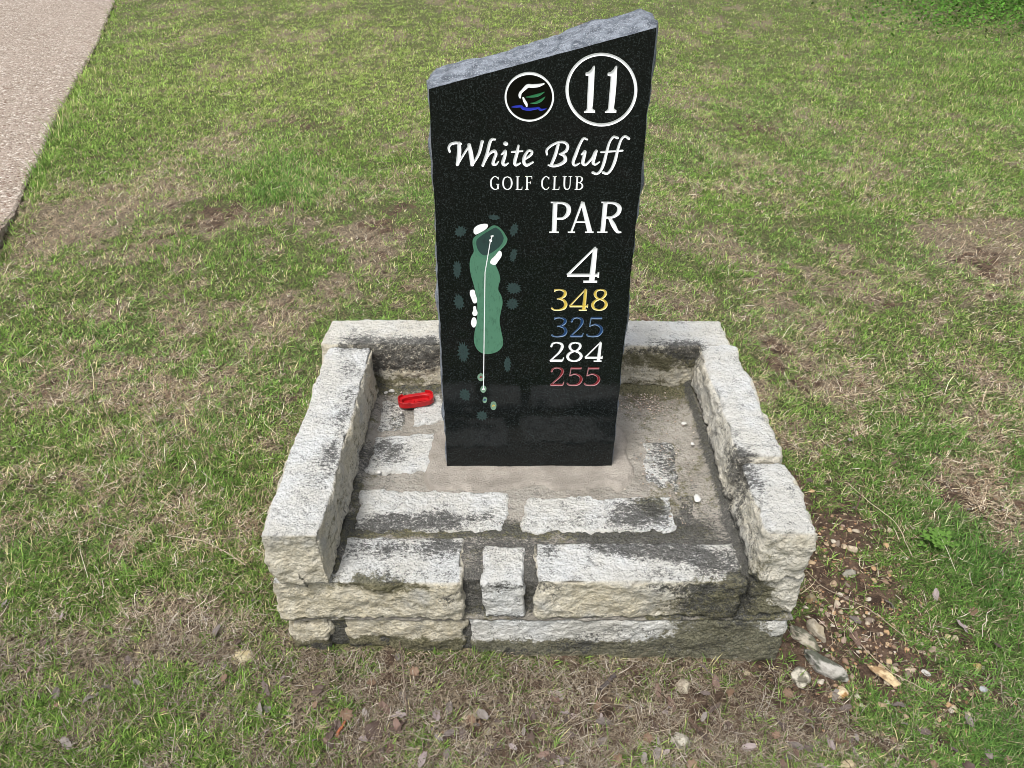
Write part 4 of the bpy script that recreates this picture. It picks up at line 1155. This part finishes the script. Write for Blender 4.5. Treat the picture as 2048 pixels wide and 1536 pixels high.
big_rock(985, 1475, .040, .026, .02, 35, (.50, .43, .30), 'small tan stone below the plinth front middle', 12, c2=(.4, .3, .18))
big_rock(940, 1452, .045, .025, .02, -10, (.50, .43, .31), 'flat beige stone behind the small tan stone at the bottom middle', 13)
big_rock(820, 1423, .034, .022, .018, 0, (.55, .50, .38), 'small pale stone beside the long thin twig', 14)
big_rock(655, 1482, .040, .025, .02, 15, (.45, .38, .26), 'tan stone next to the reddish wood chip', 15)
big_rock(1705, 1094, .032, .022, .018, -35, (.62, .52, .38), 'cream elongated pebble pair end nearest the plinth on the bare soil', 16)
big_rock(1690, 1090, .024, .018, .015, 50, (.60, .48, .34), 'cream pebble beside the elongated cream pebble', 17)
big_rock(1700, 1145, .042, .026, .02, 8, (.48, .45, .36), 'greyish rock lying in the middle of the pebbly soil', 18, c2=(.25, .24, .2))
big_rock(1620, 1198, .032, .028, .022, 8, (.34, .24, .13), 'brown round rock at the plinth right side', 19, c2=(.22, .19, .12))
big_rock(1683, 1385, .034, .034, .02, 8, (.45, .25, .10), 'rusty orange stone in the grass below the orange chip', 20, c2=(.55, .45, .3))
big_rock(1822, 1337, .028, .014, .012, -5, (.66, .52, .40), 'pink-cream flat pebble right of the orange chip', 21)
big_rock(1853, 1343, .024, .014, .012, -25, (.66, .64, .60), 'white flat pebble beside the pink-cream flat pebble', 22)
big_rock(1958, 1328, .020, .017, .014, 0, (.62, .46, .20), 'yellow rounded pebble near the right edge', 23)
big_rock(1968, 1377, .020, .017, .014, 0, (.50, .53, .55), 'pale blue-grey pebble below the yellow one near the right edge', 24)
big_rock(1900, 1268, .018, .020, .014, 0, (.66, .55, .32), 'left of two pale yellow pebbles side by side at right', 25)
big_rock(1915, 1270, .016, .016, .014, 0, (.62, .53, .38), 'right of two pale yellow pebbles side by side at right', 26)

pp = []
vars_ = []
for s in range(8):
    v, f = rock_mesh('pebble', 40 + s, 2, .6, 1.35, -1.6)
    c = [(.52, .44, .33), (.58, .42, .26), (.45, .33, .22), (.30, .20, .14), (.62, .56, .46), (.40, .30, .24), (.24, .19, .15), (.55, .36, .20)][s]
    me = mesh_from('pebble', v, f, [M_PEB], True); solid_tint(me, c, .3)
    vars_.append(me)
lab_p = ['small beige pebble on the bare soil right of the plinth', 'small orange-tan pebble on the bare soil right of the plinth', 'small brown pebble on the bare soil right of the plinth', 'small dark red-brown pebble on the bare soil right of the plinth',
         'small off-white pebble on the bare soil right of the plinth', 'small grey-brown pebble on the bare soil right of the plinth', 'small dark pebble on the bare soil right of the plinth', 'small orange pebble on the bare soil right of the plinth']
cnt = 0
while cnt < 230:
    a, b = random.choice([(1700, 1130, ), (1760, 1270), (1650, 1220), (1800, 1330), (1680, 1060), (1900, 1400), (1640, 1320)])
    px, py = random.gauss(a, 65), random.gauss(b, 55)
    x, y = [float(v) for v in on_z(px, py, -.04)]
    if x < PX1 + .02 and y > PY0 - .02: continue
    if px > 2080 or py > 1560: continue
    i = random.randrange(8)
    s = random.choice([.003, .0035, .004, .005, .006, .007, .009]) * random.uniform(.8, 1.2)
    o = bpy.data.objects.new('pebble', vars_[i]); COL.objects.link(o)
    o.location = (x, y, gh(x, y) + s * .25); o.scale = (s, s, s); o.rotation_euler = (random.uniform(-.3, .3), random.uniform(-.3, .3), random.uniform(0, 6.28))
    tag(o, lab_p[i], 'pebble', 'pebbles on the bare soil beside the plinth'); cnt += 1
# pebbles lying on the plinth floor
for px, py, s, lab in ((772, 786, .0055, 'white pebble nearest the left coping on the plinth floor'), (784, 783, .0085, 'largest white pebble beside the red holder'), (803, 776, .006, 'white pebble behind the left end of the red holder'), (812, 775, .0055, 'white pebble between the red holder and the rear coping'),
                       (1395, 998, .0095, 'large white oblong pebble on the floor by the right coping'), (1326, 778, .007, 'white pebble by the rear right coping on the plinth floor'), (1368, 848, .0065, 'cream pebble on the right floor of the plinth'), (1385, 889, .006, 'small flat white pebble on the right floor of the plinth'),
                       (802, 826, .004, 'tiny white pebble just below the red holder'), (758, 945, .005, 'small pale pebble near the left coping'), (1279, 828, .006, 'grey pebble by the foot of the marker')):
    x, y = [float(v) for v in on_z(px, py, Z2)]
    v, f = rock_mesh('pebble', int(px), 3, .6, 1.25 if s < .009 else 1.5, .2)
    me = mesh_from('pebble', v, f, [M_PEB], True); solid_tint(me, (.30, .28, .25) if 'grey' in lab else (.74, .73, .69), .2)
    o = link('pebble', me); o.location = (x, y, Z2 + s * .35); o.scale = (s, s, s); o.rotation_euler = (0, 0, 1.2 if s > .009 else px % 3)
    tag(o, lab, 'pebble', 'pebbles on the plinth floor')

def merge(name, lst, mat, smooth=True, tints=None):
    V, Fs, C = [], [], []; off = 0
    for i, (v, f) in enumerate(lst):
        V.append(v); Fs.append(np.array(f) + off); off += len(v)
        if tints is not None: C.append(np.tile(tints[i], (len(v), 1)))
    me = mesh_from(name, np.concatenate(V), np.concatenate(Fs), [mat], smooth)
    if tints is not None: set_attr(me, 'tint', np.concatenate(C).astype(np.float32))
    return me
# fine grit: floor of the plinth and bare soil
lst, tn = [], []
iv, if_ = ico(1); iv = np.array(iv)
def grit(x, y, z, s, c):
    r = RNG.random(3) * .5 + .7
    a = RNG.random() * 6.28
    v = iv * r * s * np.array([1.2, 1, .7]); v = v * (1 + (RNG.random((len(v), 1)) - .5) * .4)
    ca, sa = math.cos(a), math.sin(a)
    v = np.stack([v[:, 0] * ca - v[:, 1] * sa + x, v[:, 0] * sa + v[:, 1] * ca + y, v[:, 2] + z], 1)
    lst.append((v, if_)); tn.append(np.clip(np.array(c) * (.7 + .6 * RNG.random()), 0, .8))
for _ in range(420):
    if RNG.random() < .6: px, py = RNG.normal(1290, 30), RNG.normal(803, 14)
    else: px, py = RNG.uniform(1250, 1400), RNG.uniform(775, 1050)
    x, y = [float(v) for v in on_z(px, py, Z2)]
    if x > .52 or y > 1.89 or (x < SX1 + .01): continue
    grit(x, y, Z2 - .004, RNG.uniform(.0012, .0032), random.choice([(.60, .54, .46), (.45, .36, .28), (.50, .42, .36), (.25, .2, .16)]))
for _ in range(260):
    px, py = RNG.uniform(740, 880), RNG.normal(779, 10)
    x, y = [float(v) for v in on_z(px, py, Z2)]
    if y > 1.885 or x < -.39: continue
    grit(x, y, Z2 + .001, RNG.uniform(.001, .002), random.choice([(.60, .56, .50), (.2, .2, .14), (.4, .36, .28)]))
tag(link('grit', merge('grit', lst, M_PEB, True, tn)), 'fine pale grit scattered on the plinth floor', 'grit', kind='stuff')
lst, tn = [], []
for _ in range(3400):
    a, b = random.choice([(1700, 1130), (1760, 1270), (1650, 1220), (1820, 1330), (1670, 1040), (1920, 1420), (1960, 970), (1700, 1400)])
    px, py = RNG.normal(a, 85), RNG.normal(b, 65)
    x, y = [float(v) for v in on_z(px, py, -.04)]
    if x < PX1 + .005 and y > PY0 - .01: continue
    s = RNG.uniform(.001, .0042) * (1 if RNG.random() < .85 else 1.4)
    grit(x, y, gh(x, y) + s * .2, s, random.choice([(.42, .33, .23), (.26, .17, .11), (.13, .08, .05), (.10, .06, .04), (.34, .20, .11), (.08, .05, .035), (.09, .055, .04)]))
tag(link('gravel', merge('gravel', lst, M_PEB, True, tn)), 'fine reddish gravel and soil crumbs on the bare ground', 'gravel', kind='stuff')

# leaves
M_LEAF = mat_attr('dead leaf', 0.6, .1, None, .35, .35, 120)
def leaf_mesh(seed, lobes):
    rs = random.Random(seed); n = 40
    out = []
    for i in range(n):
        a = 2 * math.pi * i / n
        r = 1.0
        if lobes: r = .62 + .38 * abs(math.cos(a * lobes / 2 + .3)) ** .6
        r *= .9 + .2 * rs.random()
        out.append((1.35 * r * math.cos(a) if not lobes else r * math.cos(a) * 1.1, r * math.sin(a) * (.62 if not lobes else .95)))
    V = [(0, 0, 0)]; Fs = []
    cur = rs.uniform(.15, .45); tw = rs.uniform(-.3, .3)
    rings = 4
    for k in range(1, rings + 1):
        for x, y in out:
            s = k / rings; X, Y = x * s, y * s
            z = cur * Y * Y * 1.2 + tw * X * Y + .12 * math.sin(X * 4 + seed) * s + .08 * math.sin(Y * 9 + X * 3) * s
            V.append((X, Y, z))
    for i in range(n): Fs.append((0, 1 + i, 1 + (i + 1) % n))
    for k in range(rings - 1):
        for i in range(n):
            a = 1 + k * n + i; b = 1 + k * n + (i + 1) % n; Fs.append((a, a + n, b + n, b))
    return V, Fs
LV = []
leafc = [(.115, .088, .078), (.155, .130, .118), (.09, .062, .05), (.225, .20, .18), (.17, .11, .085), (.20, .13, .085), (.30, .25, .24)]
for s in range(14):
    V, Fs = leaf_mesh(s, [0, 0, 5, 0, 0, 7, 0][s % 7])
    c = leafc[s % 7]
    me = mesh_from('leaf', V, Fs, [M_LEAF], True); solid_tint(me, c, .0)
    LV.append((me, s % 7))
lw = ['purple-grey', 'grey', 'dark brown', 'pale grey', 'red-brown', 'orange-brown', 'greyish']
def put_leaf(px, py, s, i, lab, g=None, zp=.012, tilt=.35):
    x, y = [float(v) for v in on_z(px, py, 0)]
    if PX0 - .03 < x < PX1 + .03 and PY0 - .02 < y < PY1: return
    o = bpy.data.objects.new('fallen_leaf', LV[i][0]); COL.objects.link(o)
    o.location = (x, y, gh(x, y) + zp); o.scale = (s, s, s)
    o.rotation_euler = (random.uniform(-tilt, tilt), random.uniform(-tilt, tilt), random.uniform(0, 6.28))
    tag(o, lab, 'leaf', g)
put_leaf(752, 1478, .024, 9, 'large lobed grey-purple leaf at the bottom, left of the dark lobed leaf'); LV[5][0]
put_leaf(800, 1465, .020, 2, 'dark lobed leaf touching the large lobed leaf at the bottom')
put_leaf(831, 1362, .012, 12, 'orange-brown leaf standing out in the straw below the plinth left half', zp=.02)
put_leaf(797, 1330, .010, 3, 'silvery round leaf below the plinth front')
put_leaf(1463, 1378, .011, 5, 'orange leaf curled in the litter near the plinth right front')
put_leaf(1715, 1228, .012, 1, 'dark bluish leaf on the soil right of the plinth')
put_leaf(1932, 1236, .014, 6, 'pale grey leaf on the ground near the right edge')
put_leaf(1855, 1452, .011, 0, 'mauve leaf in the grass at lower right')
put_leaf(1715, 1262, .018, 11, 'brown flat leaf on the pebbly soil')
for q in range(210):
    r = random.random()
    if r < .55: px, py = random.uniform(600, 1350), random.gauss(1470, 45)
    elif r < .8: px, py = random.uniform(1300, 2040), random.gauss(1470, 50)
    elif r < .93: px, py = random.uniform(0, 600), random.uniform(1200, 1530)
    else: px, py = random.uniform(1560, 2040), random.uniform(850, 1300)
    i = random.randrange(14)
    put_leaf(px, py, random.uniform(.005, .0145), i, 'small %s dead leaf half sunk in the dry grass' % lw[LV[i][1]], 'dead leaves in the grass', random.uniform(.006, .017), .6)

def tube(pts, rad, n=6):
    V, Fs = [], []
    P = [np.array(p, float) for p in pts]
    for k, p in enumerate(P):
        d = P[min(k + 1, len(P) - 1)] - P[max(k - 1, 0)]; d /= np.linalg.norm(d) + 1e-9
        u = np.cross(d, [0, 0, 1.0]); u /= np.linalg.norm(u) + 1e-9; w = np.cross(u, d)
        for i in range(n):
            a = 2 * math.pi * i / n; V.append(p + (u * math.cos(a) + w * math.sin(a)) * rad[k])
    for k in range(len(P) - 1):
        for i in range(n):
            a = k * n + i; b = k * n + (i + 1) % n; Fs.append((a, b, b + n, a + n))
    Fs.append(tuple(range(n))); Fs.append(tuple((len(P) - 1) * n + i for i in reversed(range(n))))
    return np.array(V), Fs
M_TWIG = mat_attr('twig bark', 0.85, 0, (200, .5, .003), .2, .5, 150)
def twig(pxs, r0, r1, c, lab, zo=.012, name='twig'):
    pts = []
    C = cr([(a, b, 1) for a, b in pxs], 6) if len(pxs) > 2 else np.array([(a, b, 1) for a, b in pxs])
    for k, (a, b, _) in enumerate(C):
        x, y = [float(v) for v in on_z(a, b, .0)]
        pts.append((x + random.uniform(-1, 1) * .001, y, gh(x, y) + zo + random.uniform(0, .003)))
    n = len(pts); rad = [(r0 + (r1 - r0) * k / (n - 1)) * random.uniform(.85, 1.2) for k in range(n)]
    v, f = tube(pts, rad)
    me = mesh_from(name, v, f, [M_TWIG], True); solid_tint(me, c, .3)
    tag(link(name, me), lab, 'twig')
twig([(1198, 1384), (1215, 1368), (1222, 1358), (1230, 1352)], .0045, .005, (.10, .085, .08), 'short thick dark twig in the straw below the plinth centre')
twig([(1400, 1325), (1425, 1345), (1440, 1358)], .002, .0012, (.17, .14, .13), 'thin grey twig touching the plinth front right base')
twig([(801, 1300), (808, 1350), (812, 1400), (818, 1455)], .0012, .0018, (.20, .155, .12), 'long thin upright-lying twig below the plinth left half', .02)
twig([(1610, 1125), (1660, 1170), (1740, 1205), (1815, 1260)], .0008, .0012, (.34, .28, .21), 'long thin pale stem crossing the bare soil')
twig([(1700, 1245), (1740, 1290), (1790, 1330), (1860, 1370)], .0012, .0010, (.44, .37, .28), 'pale grass stalk lying over the orange chip')
twig([(1700, 955), (1760, 1000), (1800, 1040), (1830, 1100)], .001, .0014, (.48, .42, .30), 'pale curved stalk on the grass right of the plinth')
twig([(1715, 1010), (1722, 990), (1728, 968)], .0025, .0018, (.14, .09, .07), 'short dark twig on the soil right of the coping')
twig([(676, 1492), (690, 1470), (695, 1462)], .004, .003, (.34, .12, .06), 'reddish wood chip at the bottom left of centre')
twig([(660, 1508), (672, 1490), (686, 1440)], .0009, .0009, (.14, .11, .09), 'thin dark stem beside the reddish wood chip', .02)
twig([(340, 1100), (420, 1115), (500, 1160)], .0010, .0012, (.46, .40, .29), 'pale stalk in the grass left of the plinth', .02)
twig([(190, 1020), (225, 1008), (250, 1000)], .0008, .0010, (.46, .40, .29), 'short pale stalk in the left grass', .025)

# ------------------------------------------------------------------ grass: blades as one mesh each of green blades and of straw
def blades(name, x, y, z, L, W, az, lean, curl, col, mat, label, bend=0.0):
    """each blade: base pair, middle pair, tip"""
    n = len(x)
    dx, dy = np.cos(az), np.sin(az)
    sx, sy = -dy, dx
    def at(t):
        a = lean + curl * t
        h = L * t * np.cos(a * .9).clip(.02, 1); r = L * t * np.sin(a)
        return x + dx * r, y + dy * r, z + h
    P = np.empty((n, 5, 3), np.float32)
    for k, (t, w) in enumerate(((0, 1.0), (.55, .85))):
        a, b, c = at(t)
        if k: sb = bend * L; a, b = a + sx * sb, b + sy * sb
        P[:, 2 * k] = np.stack([a - sx * W * w / 2, b - sy * W * w / 2, c], 1)
        P[:, 2 * k + 1] = np.stack([a + sx * W * w / 2, b + sy * W * w / 2, c + W * .2], 1)
    a, b, c = at(1.0); P[:, 4] = np.stack([a, b, c], 1)
    me = bpy.data.meshes.new(name)
    me.vertices.add(5 * n); me.vertices.foreach_set('co', P.ravel())
    base = (np.arange(n, dtype=np.int32) * 5)[:, None]
    lp = (base + np.array([[0, 1, 3, 2, 2, 3, 4]], np.int32)).ravel()
    me.loops.add(7 * n); me.loops.foreach_set('vertex_index', lp)
    me.polygons.add(2 * n)
    ls = (np.arange(n, dtype=np.int32) * 7)[:, None] + np.array([[0, 4]], np.int32)
    me.polygons.foreach_set('loop_start', ls.ravel())
    me.materials.append(mat)
    me.update(calc_edges=True)
    a = me.color_attributes.new('tint', 'FLOAT_COLOR', 'POINT')
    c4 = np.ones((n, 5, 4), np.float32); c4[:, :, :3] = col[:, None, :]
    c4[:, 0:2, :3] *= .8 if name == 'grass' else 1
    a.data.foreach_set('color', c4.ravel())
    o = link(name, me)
    tag(o, label, 'grass', kind='stuff')
    return o
def scatter(n, pw=0.0):
    px = RNG.uniform(-380, 2430, n); 
    py = RNG.uniform(-60, 1760, n)
    up = RNG.random(n) < .30
    py = np.where(up, RNG.uniform(-60, 420, n), py)
    x, y = on_z(px, py, 0)
    m = int(n * .10)                       # the ground just before the viewer's feet
    x = np.concatenate([x, RNG.uniform(-2.0, 2.0, m)]); y = np.concatenate([y, RNG.uniform(-.5, .68, m)])
    ok = ~((x > PX0 - .004) & (x < PX1 + .004) & (y > PY0 - .004) & (y < PY1 + .01))
    ok &= (x > path_x(y) + .012) & (y < 17)
    return x[ok], y[ok]
def dist(x, y): return np.sqrt(x * x + y * y + CH * CH)

def grow_green():
    x0, y0 = scatter(235000)
    straw, soil, lush, yel = masks(x0, y0)
    far = sstep(3.0, 6.0, y0)
    den = .80 - .72 * straw * (1 - .30 * far) - .90 * soil * (1 - .1 * far) + .45 * lush + .25 * far
    edge = (x0 < path_x(y0) + .12) & (y0 > 2.9)
    den = np.where(edge, den + .5, den)
    mar = (y0 < PY0) & (y0 > PY0 - .16) & (x0 > PX0 + .03) & (x0 < PX1 + .1)
    den = np.where(mar, den * .35, den)
    keep = RNG.random(len(x0)) < np.clip(den, .04, 1)
    x0, y0 = x0[keep], y0[keep]
    nb = RNG.integers(3, 11, len(x0))
    ci = np.repeat(np.arange(len(x0)), nb)
    d0 = dist(x0, y0)
    spread = .0065 * np.maximum(1, d0 / 2.6)
    ox, oy = RNG.normal(0, 1, len(ci)), RNG.normal(0, 1, len(ci))
    x = x0[ci] + ox * spread[ci]; y = y0[ci] + oy * spread[ci]
    ok = ~((x > PX0 - .004) & (x < PX1 + .004) & (y > PY0 - .004) & (y < PY1 + .01)) & (x > path_x(y) - .022)
    x, y, ci, ox, oy = x[ok], y[ok], ci[ok], ox[ok], oy[ok]
    straw, soil, lush, yel = masks(x, y)
    n = len(x)
    d = dist(x, y)
    s = np.maximum(1, (d / 2.5) ** .60)
    tuft = RNG.uniform(.6, 1.35, len(x0))[ci]
    L = RNG.gamma(7, .0036, n) * (.72 + .70 * lush) * (1 + .12 * (s - 1)) * tuft
    L *= np.where((x < path_x(y) + .10), 1.5, 1)
    W = RNG.uniform(.0014, .0029, n) * s
    az = np.arctan2(oy, ox) + RNG.normal(0, .7, n)
    lean = np.clip(RNG.normal(.80, .36, n), .05, 1.4) - .2 * lush
    curl = RNG.uniform(-.1, .9, n)
    z = np.where(x < path_x(y) + .006, PATH_Z - .004, gh(x, y) - .001)
    t = RNG.random(n); big = fbm2(x, y, 2.2, 3, 141)
    g1 = np.array([.140, .238, .048]); g2 = np.array([.078, .168, .036]); g3 = np.array([.33, .405, .105]); g4 = np.array([.50, .43, .24]); blu = np.array([.125, .255, .075])
    c = g1 + (g2 - g1) * np.clip(lush * .9 + (t - .5) * .5, 0, 1)[:, None]
    c = c + (blu - c) * (sstep(.50, .62, big) * .35)[:, None]
    yk = np.clip(.13 + .44 * yel + .45 * (RNG.random(n) - .5) + .12 * straw + .12 * sstep(3.5, 7, y), 0, 1)
    c = c + (g3 - c) * yk[:, None]
    dk = (RNG.random(n) < .10 + .12 * straw)
    c[dk] = g4 * .9
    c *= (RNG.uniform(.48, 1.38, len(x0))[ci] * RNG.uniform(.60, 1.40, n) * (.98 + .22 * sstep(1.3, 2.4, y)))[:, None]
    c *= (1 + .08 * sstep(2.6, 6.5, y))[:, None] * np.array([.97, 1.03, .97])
    rgt = sstep(.8, 1.4, x) * sstep(3.0, 1.5, y)
    c *= 1 - rgt[:, None] * np.array([.28, .16, .10])
    print('green blades', n)
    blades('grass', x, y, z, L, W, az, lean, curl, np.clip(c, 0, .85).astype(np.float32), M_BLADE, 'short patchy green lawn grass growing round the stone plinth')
grow_green()
def grow_straw():
    x, y = scatter(900000)
    straw, soil, lush, yel = masks(x, y)
    cl = fbm2(x, y, 24, 3, 151)
    far = sstep(2.8, 6, y)
    den = (.17 + .70 * straw - .22 * soil - .14 * lush) * (.25 + 1.4 * sstep(.38, .6, cl)) * (1 - .30 * far)
    den = den * (.72 + .28 * sstep(1.15, 1.6, y))
    mar = (y < PY0 + .02) & (y > PY0 - .12) & (x > PX0 + .05) & (x < PX1 - .25)
    den = np.where(mar, np.maximum(den, .36), den)
    keep = RNG.random(len(x)) < np.clip(den, .03, 1)
    x, y, straw, soil, far = [a[keep] for a in (x, y, straw, soil, far)]
    n = len(x); d = dist(x, y); s = np.maximum(1, (d / 2.6) ** .6)
    L = RNG.gamma(4, .0056, n) * (1 + .05 * (s - 1)); W = RNG.uniform(.0008, .0018, n) * s
    longs = RNG.random(n) < (.03 + .05 * soil) * (1 - far); L[longs] *= 2.6; W[longs] *= .9
    az = RNG.uniform(0, 2 * np.pi, n)
    lean = RNG.uniform(1.10, 1.52, n); curl = RNG.uniform(-.35, .40, n)
    z = gh(x, y) + RNG.uniform(0, .010, n)
    ex = x + np.cos(az) * L; ey = y + np.sin(az) * L
    bad = (ex > PX0 - .004) & (ex < PX1 + .004) & (ey > PY0 - .002) & (ey < PY1 + .01)
    az = np.where(bad, az + np.pi, az)
    a = np.array([.58, .48, .33]); b = np.array([.30, .215, .135]); w = np.array([.76, .69, .56]); r = np.array([.15, .09, .06])
    t = RNG.random(n)[:, None]
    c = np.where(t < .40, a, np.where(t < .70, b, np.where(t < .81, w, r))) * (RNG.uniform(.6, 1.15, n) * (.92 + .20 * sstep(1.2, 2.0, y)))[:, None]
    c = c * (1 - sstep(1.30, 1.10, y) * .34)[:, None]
    gk = (sstep(1.45, 1.15, y) * .25)[:, None]
    c = c * (1 - gk) + c.mean(1, keepdims=True) * np.array([1.06, .97, .90]) * .92 * gk
    print('straw', n)
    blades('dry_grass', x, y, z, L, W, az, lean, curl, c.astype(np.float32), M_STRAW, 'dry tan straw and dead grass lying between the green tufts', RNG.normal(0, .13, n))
grow_straw()

# taller weeds far right
def weeds():
    n = 8000
    px = RNG.normal(2020, 130, n); py = RNG.normal(0, 30, n)
    x, y = on_z(px, py, 0)
    d = dist(x, y)
    h = RNG.random(n) ** .7 * (.05 + .22 * np.exp(-((px - 2000) / 150) ** 2) * sstep(90, 0, py))
    z = gh(x, y) + h
    L = RNG.uniform(.025, .06, n); W = L * .55
    az = RNG.uniform(0, 6.28, n)
    lean = RNG.uniform(.6, 1.5, n); curl = RNG.uniform(0, .6, n)
    c = np.array([.085, .19, .030]) * RNG.uniform(.4, 1.6, n)[:, None]; c[:, 1] *= RNG.uniform(.9, 1.2, n)
    o = blades('weeds', x, y, z, L, W, az, lean, curl, c.astype(np.float32), M_BLADE, 'dark leafy weeds at the far right corner of the lawn')
weeds()
# small clover plant right of the plinth
def clover(px, py, n, sc_, lab):
    x0, y0 = [float(v) for v in on_z(px, py, -.03)]; z0 = gh(x0, y0)
    V, Fs, off = [], [], 0
    o = empty('clover_plant', (x0, y0, z0), lab, 'plant')
    SV, SFc, so = [], [], 0
    for i in range(n):
        a = random.uniform(0, 6.28); r = random.uniform(.005, .045) * sc_; h = random.uniform(.02, .045) * sc_
        cx, cy = r * math.cos(a), r * math.sin(a)
        v, f = tube([(cx * .2, cy * .2, 0), (cx * .7, cy * .7, h * .7), (cx, cy, h)], [.0006] * 3, 4)
        SV.append(v); SFc += [tuple(j + so for j in q) for q in f]; so += len(v)
        for k in range(3):
            b = a + k * 2.09; s = random.uniform(.006, .010) * sc_
            pts = [(0, 0), (.7, -.55), (1.4, -.5), (1.6, 0), (1.4, .5), (.7, .55)]
            P = np.array([(cx + s * (u * math.cos(b) - w * math.sin(b)), cy + s * (u * math.sin(b) + w * math.cos(b)), h + s * (.15 * u + abs(w) * .3)) for u, w in pts])
            V.append(P); Fs.append(tuple(range(off, off + 6))); off += 6
    me = mesh_from('leaves', np.concatenate(V), Fs, [M_BLADE]); solid_tint(me, (.13, .25, .05), .5)
    link('leaves', me, o, (0, 0, 0))
    me = mesh_from('stems', np.concatenate(SV), SFc, [M_BLADE]); solid_tint(me, (.16, .26, .08), .2)
    link('stems', me, o, (0, 0, 0))
clover(1868, 1090, 26, 1.1, 'small bright green clover plant in the grass right of the plinth')
print('done')
